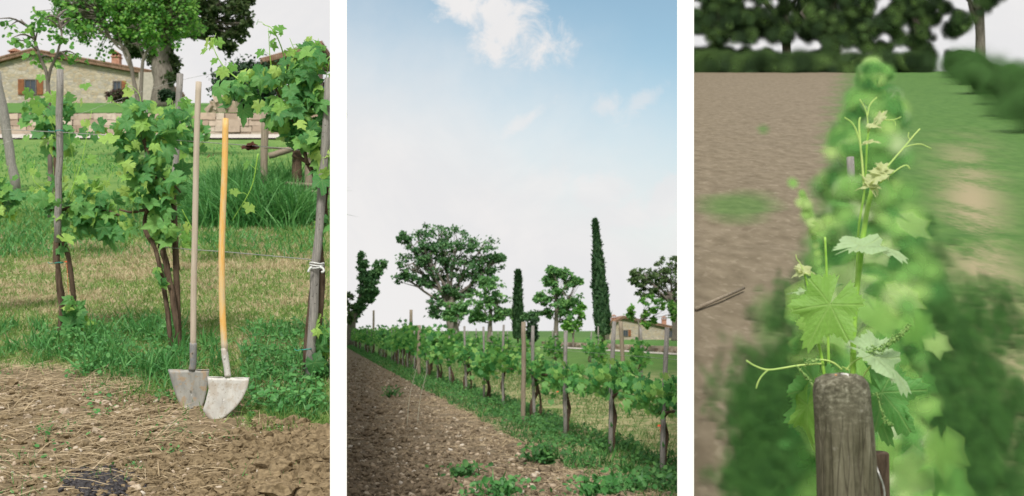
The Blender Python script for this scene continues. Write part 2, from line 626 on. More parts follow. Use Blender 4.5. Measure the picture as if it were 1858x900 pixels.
M['postwood'] = mat('old_post_wood_grain', post_m)


def yellow_m(t):
    n_ = t.noise(t.obj((60, 60, 7)), 1, 6, .7)
    c = t.ramp(n_, [(0.30, (.50, .40, .24)), (0.46, (.62, .44, .20)), (0.56, (.66, .37, .09)), (0.75, (.72, .50, .20))])
    zz = t.n('ShaderNodeSeparateXYZ')
    t.put(zz.inputs[0], t.obj())
    lo = t.rng(t.m('ADD', zz.outputs[2], t.m('MULTIPLY', n_, 0.12)), 1.50, 1.62, 1, 0)
    c = t.mix(lo, c, (.50, .46, .38, 1))
    t.out(t.bsdf(c, 0.5, 0, None, 0.4))


M['handle_yellow'] = mat('yellow_handle', yellow_m)


def blade_m(c1, c2, dirt):
    def fn(t):
        n_ = t.noise(t.obj((18, 18, 7)), 1.2, 6, 0.65)
        c = t.ramp(n_, [(0.35, c1), (0.65, c2)])
        d = t.noise(t.obj((1, 1, 1)), 22, 5, 0.6)
        c = t.mix(t.rng(d, 0.52, 0.62, 0, dirt), c, (.34, .25, .16, 1))
        s_ = t.noise(t.obj((1, 1, 1)), 90, 3)
        c = t.mix(t.rng(s_, 0.60, 0.68, 0, 0.5), c, (.22, .16, .10, 1))
        t.out(t.bsdf(c, t.m('ADD', 0.45, t.m('MULTIPLY', d, 0.3)), 0.15, t.bump(d, 0.2, 0.004), 0.4))
    return fn


M['blade_dark'] = mat('worn_steel_with_rust', blade_m((.20, .20, .19), (.36, .35, .32), 0.85))
M['blade_light'] = mat('dusty_pale_steel', blade_m((.44, .43, .41), (.58, .57, .54), 0.35))
M['socket'] = mat('steel_socket', blade_m((.14, .15, .16), (.30, .30, .29), 0.5))


def soilgrass(soilA, soilB, gA, gB, gC, sc=1.0, detail=8):
    def fn(t):
        at = t.n('ShaderNodeAttribute', attribute_name='grass')
        n1_ = t.noise(t.obj(), 3.0 * sc, detail, 0.65)
        n2_ = t.noise(t.obj(), 22 * sc, detail, 0.7)
        n3_ = t.noise(t.obj(), 0.7 * sc, 4, 0.6)
        s = t.ramp(n2_, [(0.3, soilA), (0.72, soilB)])
        s = t.mix(t.rng(n1_, 0.4, 0.7, 0, 0.45), s, (*[k * 0.62 for k in soilA], 1))
        peb = t.n('ShaderNodeTexVoronoi')
        t.put(peb.inputs['Vector'], t.obj())
        peb.inputs['Scale'].default_value = 24 * sc
        hsv = t.n('ShaderNodeSeparateColor')
        t.t.links.new(peb.outputs['Color'], hsv.inputs[0])
        pm = t.m('MULTIPLY', t.m('GREATER_THAN', hsv.outputs[0], 0.86), t.rng(peb.outputs['Distance'], 0.2, 0.34, 1, 0))
        s = t.mix(t.m('MULTIPLY', pm, 0.75), s, (.42, .37, .29, 1))
        gmix = t.rng(t.m('ADD', t.m('MULTIPLY', n2_, 0.55), t.m('MULTIPLY', n3_, 0.55)), 0.42, 0.66)
        g_ = t.mix(gmix, (*gA, 1), (*gB, 1))
        dry = t.n('ShaderNodeAttribute', attribute_name='dry')
        g_ = t.mix(t.m('MULTIPLY', dry.outputs['Fac'], t.rng(t.m('ADD', n1_, t.m('MULTIPLY', n2_, .5)), 0.6, 0.85)), g_, (*gC, 1))
        c = t.mix(t.rng(t.m('ADD', at.outputs['Fac'], t.m('MULTIPLY', t.m('SUBTRACT', n2_, 0.5), 0.6)), 0.35, 0.65), s, g_)
        t.out(t.bsdf(c, 0.95, 0, t.bump(t.m('ADD', n2_, t.m('MULTIPLY', pm, 0.5)), 0.7, 0.03 / sc), 0.1))
    return fn


M['soilL'] = mat('hillside_soil_and_grass', soilgrass((.13, .10, .062), (.32, .25, .155), (.09, .19, .045), (.17, .27, .075), (.42, .36, .22), 2.6))
M['soilM'] = mat('vineyard_soil_and_grass', soilgrass((.12, .095, .066), (.28, .225, .155), (.06, .14, .035), (.12, .22, .055), (.38, .34, .19), 1.0))


def soilR_m(t):
    at = t.n('ShaderNodeAttribute', attribute_name='grass')
    n1_ = t.noise(t.obj((1, .35, .35)), 1.6, 3, 0.5)
    n2_ = t.noise(t.obj((1, .5, .5)), 7.0, 3, 0.5)
    n4_ = t.noise(t.obj((1, .5, .5)), 16.0, 2, 0.5)
    s = t.ramp(n2_, [(0.3, (.14, .115, .08)), (0.7, (.215, .18, .13))])
    s = t.mix(t.rng(n4_, 0.5, 0.8, 0, 0.4), s, (.34, .29, .22, 1))
    g_ = t.ramp(n2_, [(0.3, (.060, .135, .035)), (0.7, (.095, .185, .05))])
    dry = t.n('ShaderNodeAttribute', attribute_name='dry')
    g_ = t.mix(t.m('MULTIPLY', dry.outputs['Fac'], t.rng(t.m('ADD', n1_, t.m('MULTIPLY', n4_, 0.3)), 0.45, 0.8)), g_, (.30, .26, .16, 1))
    c = t.mix(at.outputs['Fac'], s, g_)
    t.out(t.bsdf(c, 0.95, 0, None, 0.1))


M['soilR'] = mat('field_slope_soil_and_grass', soilR_m)
M['lawnbase'] = mat('meadow', plain((.05, .12, .03), (.10, .19, .05), 0.5, 0.95, 0, 0.3, 0.1))
M['lawn'] = mat('mown_lawn', plain((.075, .18, .04), (.11, .23, .055), 3, 0.95, 0, 0.3, 0.1))
M['path'] = mat('pale_gravel', plain((.42, .39, .35), (.58, .55, .50), 8, 0.95, 0, 0.3, 0.1))


def stone_m(scale, tan=(.38, .31, .22), tan2=(.50, .44, .34), grey=(.33, .31, .28), mortar=(.40, .36, .29)):
    def fn(t):
        vo = t.n('ShaderNodeTexVoronoi', feature='F1')
        v = t.obj((1, 1, 1.7))
        t.put(vo.inputs['Vector'], v)
        vo.inputs['Scale'].default_value = scale
        ed = t.n('ShaderNodeTexVoronoi', feature='DISTANCE_TO_EDGE')
        t.put(ed.inputs['Vector'], v)
        ed.inputs['Scale'].default_value = scale
        sp = t.n('ShaderNodeSeparateColor')
        t.t.links.new(vo.outputs['Color'], sp.inputs[0])
        c = t.ramp(sp.outputs[0], [(0, tan), (.5, tan2), (.8, grey), (1, (.56, .50, .42))])
        n_ = t.noise(t.obj(), 6, 4)
        c = t.mix(t.rng(n_, .5, .7, 0, .4), c, (.50, .36, .20, 1))
        e = t.rng(ed.outputs['Distance'], 0.02, 0.09, 1, 0)
        c = t.mix(e, c, (*mortar, 1))
        t.out(t.bsdf(c, 0.95, 0, t.bump(t.m('SUBTRACT', 1.0, e), 0.6, 0.05), 0.1))
    return fn


M['stone'] = mat('house_stone', stone_m(2.6))


def rock_m(t):
    ge = t.n('ShaderNodeNewGeometry')
    c = t.ramp(ge.outputs['Random Per Island'], [(0, (.27, .20, .15)), (.4, (.40, .33, .26)), (.75, (.50, .44, .36)), (1, (.40, .30, .22))])
    n_ = t.noise(t.obj(), 5, 5)
    c = t.mix(t.rng(n_, .45, .7, 0, .45), c, (.24, .20, .16, 1))
    t.out(t.bsdf(c, 0.95, 0, t.bump(n_, 0.4, 0.05), 0.1))


M['rock'] = mat('dry_stone', rock_m)


def peb_m(t):
    ge = t.n('ShaderNodeNewGeometry')
    c = t.ramp(ge.outputs['Random Per Island'], [(0, (.30, .23, .16)), (.5, (.44, .36, .27)), (.85, (.50, .43, .34)), (1, (.58, .53, .46))])
    n_ = t.noise(t.obj(), 60, 4)
    c = t.mix(t.rng(n_, .5, .7, 0, .4), c, (.26, .19, .12, 1))
    t.out(t.bsdf(c, 0.95, 0, t.bump(n_, 0.4, 0.005), 0.1))


M['pebble'] = mat('field_stone', peb_m)
M['clod'] = mat('soil_clod', plain((.12, .09, .053), (.28, .215, .13), 45, 0.95, 0, 0.7, 0.1))
M['clodM'] = mat('field_clod', plain((.11, .086, .06), (.28, .22, .15), 20, 0.95, 0, 0.7, 0.1))
M['straw'] = mat('dry_straw', leafy([(0, (.19, .145, .085)), (.5, (.35, .27, .165)), (1, (.50, .41, .27))], 0.1, 0.8))
M['grass'] = mat('grass_blade', leafy([(0, (.045, .16, .04)), (.45, (.08, .25, .06)), (.8, (.15, .33, .09)), (.9, (.18, .30, .08)), (1, (.42, .35, .18))], 0.3, 0.6))
M['lushgrass'] = mat('lush_grass_blade', leafy([(0, (.04, .16, .04)), (.5, (.07, .25, .06)), (1, (.15, .36, .11))], 0.3, 0.5))
M['drygrass'] = mat('dry_grass_blade', leafy([(0, (.26, .24, .12)), (.3, (.36, .31, .18)), (1, (.56, .48, .32))], 0.3, 0.7))
M['midgrass'] = mat('mid_green_grass_blade', leafy([(0, (.08, .18, .04)), (.6, (.16, .28, .065)), (1, (.30, .36, .13))], 0.3, 0.7))
M['weedM'] = mat('weed_blade', leafy([(0, (.03, .12, .03)), (.5, (.055, .18, .045)), (1, (.11, .28, .07))], 0.3, 0.6))
M['dryM'] = mat('mixed_grass_blade', leafy([(0, (.06, .15, .04)), (.5, (.11, .22, .06)), (.75, (.24, .26, .11)), (1, (.42, .38, .22))], 0.3, 0.7))
M['poppy'] = mat('poppy_red', plain((.65, .05, .02), (.75, .10, .03), 60, 0.6))


def tile_m(t):
    wv = t.n('ShaderNodeTexWave', wave_type='BANDS', bands_direction='X')
    t.put(wv.inputs['Vector'], t.obj())
    wv.inputs['Scale'].default_value = 1.4
    n_ = t.noise(t.obj(), 2.5, 5, 0.7)
    c = t.ramp(n_, [(0.3, (.16, .095, .065)), (0.55, (.27, .17, .12)), (0.75, (.33, .25, .19))])
    t.out(t.bsdf(c, 0.9, 0, t.bump(t.m('ADD', wv.outputs['Fac'], n_), 0.8, 0.08), 0.1))


M['tile'] = mat('old_roof_tiles', tile_m)
M['brick'] = mat('terracotta_brick', plain((.36, .17, .11), (.50, .29, .20), 5, 0.9, 0, 0.3))
M['shutter'] = mat('brown_shutter', plain((.20, .075, .03), (.32, .13, .05), 4, 0.7, 0, 0.2))
M['frame'] = mat('window_frame_wood', plain((.10, .09, .08), (.16, .14, .12), 4, 0.7))
M['glass'] = mat('window_glass', lambda t: t.out(t.bsdf((.05, .065, .085, 1), 0.12, 0, None, 0.5)))
M['beam'] = mat('dark_beam', plain((.06, .04, .03), (.12, .09, .07), 6, 0.8))
M['bluepaint'] = mat('blue_car_paint', plain((.03, .07, .14), (.04, .09, .17), 2, 0.3))
M['rubber'] = mat('tyre_rubber', plain((.02, .02, .02), (.035, .035, .035), 20, 0.9))
M['metal'] = mat('bare_metal', plain((.4, .4, .4), (.55, .55, .55), 20, 0.3, 0.8))
M['plaster'] = mat('grey_plaster', plain((.36, .33, .28), (.46, .42, .36), 4, 0.9, 0, 0.2))
M['chip'] = mat('pale_chip', plain((.60, .58, .55), (.74, .72, .69), 120, 0.8, 0, 0.3))
M['sticks'] = mat('pale_dry_stalk', plain((.40, .38, .30), (.5, .48, .38), 20, 0.8))

# soft materials, for what stands well behind the near post
SG = lambda a, b, c, **k: soft([(0, a), (.5, b), (1, c)], **k)
M['s_vine'] = mat('feathered_vine_leaf', soft([(0, (.03, .13, .03)), (.3, (.10, .28, .07)), (.62, (.22, .44, .11)), (.84, (.40, .58, .18)), (.95, (.62, .68, .48))], inner=0.0, amt=.8))
M['s_leaf'] = mat('feathered_lobed_leaf', soft([(0, (.07, .26, .07)), (.4, (.18, .42, .09)), (.8, (.40, .60, .16)), (1, (.58, .66, .40))], inner=0.0, outer=2.0, amt=.30))
M['s_young'] = mat('feathered_young_shoot', SG((.20, .40, .10), (.32, .50, .14), (.42, .55, .22)))
M['s_vine_dark'] = mat('feathered_shaded_vine_leaf', SG((.03, .12, .035), (.05, .19, .05), (.08, .25, .07)))
M['s_grass'] = mat('feathered_grass', SG((.02, .07, .015), (.035, .11, .022), (.07, .18, .04), amt=0.38))
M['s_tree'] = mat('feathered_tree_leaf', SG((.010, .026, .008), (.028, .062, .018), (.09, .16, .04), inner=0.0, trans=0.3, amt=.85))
M['s_hedge'] = mat('feathered_hedge_leaf', SG((.05, .13, .032), (.065, .155, .04), (.08, .18, .05), amt=.22))

# ------------------------------------------------------------------ the ground
EDGE = 0.1575      # the two white walls run out from the camera's side along x = +-EDGE * y


def zL(d):
    d = np.asarray(d, float)
    a = 0.209 * d - 1.437
    b = 8.89 + (d - 45.3) * (20.6 - 8.89) / 54.7
    r = np.where(d < 45.2, a, b)
    r = np.where(d > 100, 20.6 + (d - 100) * 0.03, r)
    return CAMH + r


def zR(d):
    d = np.asarray(d, float)
    r = 0.2635 * d - 1.7
    return CAMH + np.where(d > 60, 14.11 + (d - 60) * 0.02, r)


def row_x(d, off=0.0):
    return 1.64 - 0.178 * (np.asarray(d, float) - 11.9) + off


def relief(us, ds, zf, amp_fn, seed, sc):
    U_, D_ = np.meshgrid(us, ds, indexing='xy')
    X, Y = U_ * D_, D_
    Z = zf(Y) + amp_fn(X, Y)
    return X, Y, Z


def sheet(name, us, ds, zfun, mats, attrfun):
    U_, D_ = np.meshgrid(us, ds, indexing='xy')
    X, Y = U_ * D_, D_
    Z = zfun(X, Y)
    m_, n_ = X.shape
    i, j = np.meshgrid(np.arange(m_ - 1), np.arange(n_ - 1), indexing='ij')
    i, j = i.ravel(), j.ravel()
    F = np.stack([i * n_ + j, i * n_ + j + 1, (i + 1) * n_ + j + 1, (i + 1) * n_ + j], 1)
    g = Geo()
    g.add(np.stack([X.ravel(), Y.ravel(), Z.ravel()], 1), F)
    o = g.build(name, mats, attrs={k: v.ravel() for k, v in attrfun(X, Y).items()})
    return tag(o, kind='structure')


def soil_edge_L(X):
    """distance at which bare soil gives way to grass on the left plot"""
    px = X / 5.2 * 2000 + 929
    return np.interp(px, [-200, 0, 90, 200, 300, 380, 450, 520, 600], [5.9, 5.95, 5.75, 5.35, 5.25, 5.2, 5.05, 4.75, 4.7])


def gzL(X, Y):
    near = np.clip((6.6 - Y) / 1.2, 0, 1)
    z = zL(Y) + 0.018 * fbm(X * 3, Y * 3, 3) * near + 0.012 * fbm(X * 12, Y * 12, 5) * near + 0.02 * fbm(X * .8, Y * .8, 4)
    clod = np.clip((X / Y + 0.30) / 0.12, 0, 1) * np.clip((soil_edge_L(X) + .1 - Y) / 0.5, 0, 1)
    z += clod * (0.022 * np.abs(fbm(X * 9, Y * 9, 9)) + 0.02 * fbm(X * 30, Y * 30, 11))
    return z


us = np.concatenate([np.linspace(-2.4, -0.50, 40)[:-1], np.linspace(-0.50, -EDGE, 330)])
ds = np.concatenate([np.linspace(0.6, 3.4, 14)[:-1], np.linspace(3.4, 7, 300)[:-1], np.geomspace(7, 45.15, 130), np.geomspace(45.3, 100, 30), [130, 170, 200]])
sheet('grassy_hillside', us, ds, gzL, M['soilL'], lambda X, Y: {
    'grass': np.clip((Y - soil_edge_L(X) + 0.12 * fbm(X * 5, Y * 5, 21)) / 0.3 + 0.5, 0, 1),
    'dry': np.clip((13.5 - Y) / 3.0, 0, 1) * np.clip((Y - 5.2) / 0.8, 0, 1)})


def gzM(X, Y):
    near = np.clip((40 - Y) / 15, 0, 1)
    soil = np.clip((row_x(Y) - 0.8 - X) / 0.5, 0, 1)
    rise = np.clip((Y - 40) / 60, 0, 1) * 0.0
    return 0.0 + (0.05 * fbm(X * 2, Y * 2, 31) * near + 0.03 * fbm(X * 8, Y * 8, 33) * near * soil) + rise


ds = np.concatenate([np.linspace(0.6, 8, 10)[:-1], np.geomspace(8, 45, 330)[:-1], np.geomspace(45, 260, 60)])
sheet('vineyard_ground', np.linspace(-EDGE, EDGE, 300), ds, gzM, M['soilM'], lambda X, Y: {
    'grass': np.clip((X - row_x(Y) + 0.8 + 0.35 * fbm(X * 1.5, Y * 1.5, 41)) / 0.7 + 0.5, 0, 1),
    'dry': np.clip((45 - Y) / 12, 0, 1)})


def attrR(X, Y):
    ur = X / Y
    px = 929 + 2000 * ur
    e = np.interp(Y, [3, 5, 8, 15, 60], [1370, 1400, 1440, 1480, 1520])
    gr = np.clip((px - e + 30 * fbm(X * 2, Y * 2, 51)) / 60, 0, 1)
    # green patches on the tilled side
    for (a, b, r1, r2) in [(1350, 375, 70, 30), (1385, 235, 14, 10), (1400, 590, 40, 50)]:
        dpx = (px - a) / r1
        py = 600 - (zR(Y) - CAMH) / Y * 2000
        dd = np.hypot(dpx, (py - b) / r2) + 0.4 * fbm(X * 1.5, Y * 1.5, 55)
        gr = np.maximum(gr, np.clip(1.25 - dd, 0, 0.8))
    gr = np.maximum(gr, np.clip((4.9 - Y) / 0.8 + 0.5 * fbm(X * 3, Y * 3, 57), 0, .8) * np.clip((px - 1290) / 90, 0, 1))
    dry = np.exp(-((px - np.interp(Y, [4, 6, 9, 20, 60], [1900, 1830, 1770, 1740, 1720])) / np.interp(Y, [4, 10, 60], [95, 60, 30])) ** 2)
    dry *= np.clip((22 - Y) / 10, 0, 1)
    return {'grass': gr, 'dry': dry}


ds = np.concatenate([np.linspace(0.6, 3, 10)[:-1], np.geomspace(3, 60, 220), [70, 100, 150]])
sheet('field_slope', np.concatenate([np.linspace(EDGE, 0.5, 260)[:-1], np.linspace(0.5, 1.3, 30)]), ds,
      lambda X, Y: zR(Y) + 0.03 * fbm(X * 1.5, Y * 1.5, 61), M['soilR'], attrR)

g = Geo()
g.add([[-4000, -4000, -0.12], [4000, -4000, -0.12], [4000, 6000, -0.12], [-4000, 6000, -0.12]], [[0, 1, 2, 3]])
tag(g.build('ground', M['lawnbase'], smooth=False), kind='structure')

# two tall white walls standing in for the blank margins between the plots
for s, slope, top0, L_, lab in ((-1, 0.216, 1.10, 145, 'tall plain white wall standing in for the blank margin between the spades plot and the open vineyard, the left one'),
                                (1, 0.2635, 1.10, 145, 'tall plain white wall standing in for the blank margin between the open vineyard and the old post, the right one')):
    g = Geo()
    d0 = 3.4
    hw = 0.0255
    A = np.array([s * EDGE * d0, d0])
    dirv = np.array([s * EDGE, 1.0])
    dirv /= np.linalg.norm(dirv)
    nv = np.array([dirv[1], -dirv[0]])
    V = []
    for (dd, zt) in ((d0, CAMH + top0), (60, CAMH + top0 + slope * (60 - d0)), (L_, CAMH + top0 + slope * (60 - d0) + 7)):
        c = A + dirv * (dd - d0)
        for sg in (-1, 1):
            for z in (-0.5, zt):
                V.append([*(c + nv * hw * sg), z])
    F = []
    for k in (0, 4):
        F += [[k, k + 1, k + 5, k + 4], [k + 2, k + 6, k + 7, k + 3], [k + 1, k + 3, k + 7, k + 5]]
    F += [[0, 2, 3, 1], [8, 9, 11, 10]]
    g.add(V, F)
    tag(g.build('margin_wall', M['white'], smooth=False), lab, 'wall', 'white dividing walls')

# ------------------------------------------------------------------ builders


def rotpx(o, loc):
    o.location = loc


def stake(name, p0, p1, r0, r1, m_, label, cat, group=None, parts=None, cap_cut=True):
    g = Geo()
    p0, p1 = np.array(p0), np.array(p1)
    n_ = 9
    pts = np.linspace(p0, p1, n_)
    pts[1:-1] += RNG.normal(0, r0 * 0.12, (n_ - 2, 3))
    g.tube(pts, [r0, r1], 9, wob=0.06)
    o = g.build(name, m_)
    return tag(o, label, cat, group)


def foliage_px(g, d, blobs, tmpl, sc=(0.045, 0.07), mi=0, depth=0.12, jn=0.5):
    for (x, y, rx, ry, n_) in blobs:
        a = RNG.normal(0, 0.5, (n_, 3))
        c = P(x, y, d)
        k = d / 2000
        pos = c + a * np.array([rx * k, depth, ry * k])
        pos[:, 1] += RNG.normal(0, 0.02, n_)
        if x < 610:
            pos[:, 0] = np.minimum(pos[:, 0], -0.171 * pos[:, 1])
        fr = frames(n_, (0, -0.9, 0.45), (0, -0.15, -0.8), jn, 0.55)
        ss = sc[0] + (sc[1] - sc[0]) * RNG.uniform(0, 1, n_) ** 1.5
        if tmpl is LEAF_M:
            for q in range(4):
                g.scatter(*LEAVES_M[q], pos[q::4], fr[q::4], ss[q::4], mi)
        else:
            g.scatter(*tmpl, pos, fr, ss, mi)


def leaf_at(g, tmpl, p, size, nrm, down, mi=0, jn=0.0):
    g.scatter(*tmpl, np.array([p]), frames(1, nrm, down, jn, jn), np.array([size]), mi)


ORD = ['first', 'second', 'third', 'fourth', 'fifth', 'sixth', 'seventh', 'eighth', 'ninth', 'tenth', 'eleventh', 'twelfth',
       'thirteenth', 'fourteenth', 'fifteenth', 'sixteenth', 'seventeenth', 'eighteenth', 'nineteenth', 'twentieth']
for t_ in ('twenty', 'thirty', 'forty'):
    if t_ != 'twenty':
        ORD.append({'thirty': 'thirtieth', 'forty': 'fortieth'}[t_])
    ORD += [t_ + '-' + o_ for o_ in ORD[:9]]

# ------------------------------------------------------------------ trees


def ell(c, r, n_, shell=0.55):
    v = RNG.normal(0, 1, (n_, 3))
    v /= np.linalg.norm(v, axis=1)[:, None]
    return c + v * r * (RNG.uniform(shell ** 3, 1, n_) ** (1 / 3))[:, None]


def make_tree(name, label, cat, d, base, trunk, r0, blobs, leaf, nclump, nleaf, mleaf, mbark, group=None, tmpl=OVAL, cl=0.28, twigs=True, flat=0.6, fork=0.6):
    """trunk: photo points from base to top; blobs: (x, y, rx, ry) of crown masses"""
    k = d / 2000
    B = np.array(base)
    root = empty(name, B, label, cat, group)
    tp = [B] + [P(x, y, d) for x, y in trunk]
    tr = spl(tp, 14)
    g = Geo()
    g.tube(tr, [r0 * 1.25, r0, r0 * 0.85, r0 * 0.6], 10, wob=0.06)
    f = Geo()
    for (x, y, rx, ry) in blobs:
        rm = (rx + ry) / 2 * k
        c = P(x, y, d) + np.array([0, RNG.uniform(-0.5, 0.5) * rm, 0])
        i0 = min(len(tr) - 1, int(len(tr) * RNG.uniform(fork, 0.98)))
        s = tr[i0]
        mid = (s + c) / 2 + RNG.normal(0, rm * 0.15, 3) - np.array([0, 0, rm * 0.1])
        br = spl([s, mid, c], 8)
        g.tube(br, [r0 * 0.30, r0 * 0.10], 6, wob=0.05)
        cs = ell(c, np.array([rx * k, rm, ry * k]), nclump, 0.35)
        for q in cs:
            if twigs and RNG.random() < 0.75:
                a = br[RNG.integers(3, 8)]
                g.tube(spl([a, (a + q) / 2 + RNG.normal(0, rm * .08, 3), q], 5), [r0 * 0.10, r0 * 0.03], 4, cap=False)
            cr = cl * rm * RNG.uniform(0.6, 1.3)
            nl = int(nleaf * RNG.uniform(0.5, 1.4))
            pos = q + RNG.normal(0, 0.5, (nl, 3)) * np.array([cr, cr, cr * flat])
            f.scatter(*tmpl, pos, frames(nl, (0, -0.3, 0.6), (0, 0, -0.5), 0.7, 0.8), RNG.uniform(0.6, 1.2, nl) * leaf)
    g.build('trunk', mbark, root)
    f.build('crown', mleaf, root)
    return root


GM = lambda x, d: np.array([(x - 929) / 2000 * d, d, 0.0])

# middle plot: the trees on the skyline
make_tree('broad_tree', 'tallest broad dark green tree with forked trunk on the vineyard skyline', 'tree', 150, GM(822, 150),
          [(822, 600), (817, 560), (822, 540)], 0.85,
          [(757, 437, 34, 26), (795, 425, 34, 24), (748, 478, 34, 18), (785, 478, 28, 24), (830, 440, 34, 26), (870, 455, 40, 28),
           (888, 478, 28, 18), (845, 480, 40, 28), (812, 505, 32, 24), (865, 500, 32, 18), (800, 535, 26, 24), (835, 530, 26, 20),
           (738, 505, 20, 10), (790, 560, 20, 18), (733, 430, 14, 10), (772, 510, 14, 10), (905, 468, 12, 8), (770, 455, 24, 20), (800, 455, 26, 20)], 0.42, 15, 34, M['leaf_tree'], M['greybark'], fork=0.55, cl=.33)
make_tree('round_tree', 'lighter green rounded tree just right of the broad dark tree', 'tree', 130, GM(888, 130),
          [(889, 600), (890, 560)], 0.32,
          [(887, 520, 26, 18), (870, 545, 26, 20), (905, 545, 28, 20), (888, 565, 34, 16), (865, 575, 18, 10), (915, 572, 18, 10), (878, 512, 12, 10)],
          0.38, 16, 32, M['leaf_light'], M['greybark'])
make_tree('small_tree', 'small green tree low in front of the broad dark tree', 'tree', 120, GM(828, 120),
          [(826, 600), (826, 580)], 0.28,
          [(822, 560, 20, 14), (840, 556, 18, 13), (832, 574, 22, 10), (812, 572, 10, 9)], 0.36, 14, 30, M['leaf_light'], M['greybark'])
make_tree('pruned_tree', 'dark tree with two upright arms like a letter V at left of the vineyard', 'tree', 120, GM(637, 120),
          [(640, 585), (648, 560), (656, 530)], 0.35,
          [(657, 470, 9, 12), (659, 485, 9, 13), (662, 503, 13, 12), (690, 482, 10, 11), (682, 495, 11, 10), (673, 508, 14, 12), (664, 522, 15, 12),
           (658, 538, 12, 12), (651, 556, 10, 10), (645, 574, 8, 9), (675, 528, 9, 9), (670, 543, 8, 7)], 0.36, 14, 32, M['leaf_tree'], M['greybark'], cl=0.4, twigs=False)
make_tree('edge_tree', 'thin leafy tree at the left edge beside the V-shaped tree', 'tree', 118, GM(630, 118),
          [(632, 590), (633, 560)], 0.16, [(634, 540, 8, 14), (636, 560, 8, 14), (632, 580, 8, 10)], 0.3, 12, 16, M['leaf_olive'], M['greybark'])
make_tree('young_tree', 'mid-sized green tree on a slim trunk between the two cypresses', 'tree', 130, GM(1009, 130),
          [(1009, 600), (1010, 560), (1011, 520)], 0.27,
          [(1012, 492, 20, 14), (1028, 500, 18, 12), (995, 508, 16, 10), (1038, 512, 14, 10), (1012, 515, 22, 14), (1005, 535, 24, 14), (985, 545, 16, 9),
           (1032, 540, 22, 14), (1010, 558, 28, 14), (1040, 558, 14, 12), (990, 568, 14, 10), (1025, 575, 18, 9), (1003, 490, 10, 8), (978, 540, 9, 6), (1048, 510, 8, 5)],
          0.36, 13, 30, M['leaf_light'], M['greybark'], fork=0.3)
make_tree('little_tree', 'little bright tree with open stems at the right foot of the mid-sized tree', 'tree', 100, GM(1040, 100),
          [(1040, 612), (1040, 600)], 0.10,
          [(1052, 570, 9, 14), (1048, 588, 9, 10), (1056, 556, 6, 8), (1030, 585, 9, 8), (1035, 596, 8, 6), (1025, 592, 6, 6)], 0.3, 10, 18, M['leaf_bright'], M['greybark'], fork=0.5)
make_tree('bushy_tree', 'small bushy tree right of the short cypress', 'tree', 110, GM(963, 110),
          [(963, 600), (963, 585)], 0.13, [(962, 570, 12, 9), (970, 577, 10, 7), (955, 575, 8, 7)], 0.3, 12, 26, M['leaf_tree'], M['greybark'])
make_tree('dark_tree', 'large olive-dark tree at the right edge above the distant farmhouse', 'tree', 160, GM(1226, 160),
          [(1226, 600), (1224, 560), (1218, 530)], 0.55,
          [(1215, 480, 28, 16), (1200, 495, 22, 14), (1170, 500, 24, 14), (1155, 510, 18, 10), (1185, 520, 26, 14), (1215, 510, 30, 18), (1175, 532, 22, 10), (1215, 535, 28, 14), (1150, 497, 12, 8), (1235, 490, 30, 20), (1240, 540, 30, 20)],
          0.42, 13, 28, M['leaf_olive'], M['greybark'])
make_tree('leaning_tree', 'slim bright-leaved tree in front of the distant farmhouse', 'tree', 78, GM(1160, 78),
          [(1160, 612), (1160, 592), (1157, 580)], 0.09,
          [(1142, 575, 8, 7), (1175, 545, 14, 9), (1198, 548, 16, 10), (1215, 555, 16, 10), (1190, 562, 16, 7), (1145, 562, 5, 6), (1172, 588, 12, 5), (1182, 582, 9, 5), (1222, 570, 10, 9), (1170, 570, 6, 5)],
          0.24, 9, 16, M['leaf_bright'], M['greybark'], fork=0.8)


def cypress(d, x, ytop, ybase, wpx, lean, label):
    k = d / 2000
    B = GM(x, d)
    root = empty('cypress', B, label, 'tree', 'cypress trees')
    g = Geo()
    top = P(x + lean, ytop, d)
    g.tube([B, (B + top) / 2, top], [wpx * k * 0.14, wpx * k * 0.02], 8)
    g.build('trunk', M['greybark'], root)
    f = Geo()
    n_ = 9000
    t = RNG.uniform(0.035, 1, n_) ** 0.8
    prof = np.interp(t, [0, .03, .18, .42, .68, .88, 1], [.45, .8, 1.0, .88, .56, .26, .03])
    prof = prof * (1 + 0.12 * vn(t * 22, RNG.uniform(0, 6, n_), 3))
    a = RNG.uniform(0, 2 * np.pi, n_)
    prof *= 1 + 0.13 * np.sin(a * 3 + t * 9) + 0.08 * np.sin(a * 7 - t * 20)
    r = wpx * k / 2 * prof * np.sqrt(RNG.uniform(0.45, 1.0, n_))
    c = B + (top - B) * t[:, None]
    pos = c + np.stack([np.cos(a) * r, np.sin(a) * r, np.zeros(n_)], 1)
    nr = np.stack([np.cos(a), np.sin(a), np.full(n_, 0.2)], 1)
    y = np.array([0, 0, 1.0]) + 0.25 * nr + RNG.normal(0, 0.22, (n_, 3))
    nn = nr + RNG.normal(0, 0.4, (n_, 3))
    nn /= np.linalg.norm(nn, axis=1)[:, None]
    y -= (y * nn).sum(1)[:, None] * nn
    y /= np.linalg.norm(y, axis=1)[:, None]
    R = np.stack([np.cross(y, nn), y, nn], 2)
    f.scatter(*OVAL, pos, R, RNG.uniform(0.5, 1.1, n_)[:, None] * np.array([0.35, 0.7, 0.3]) * d / 130)
    f.build('crown', M['cypress'], root)


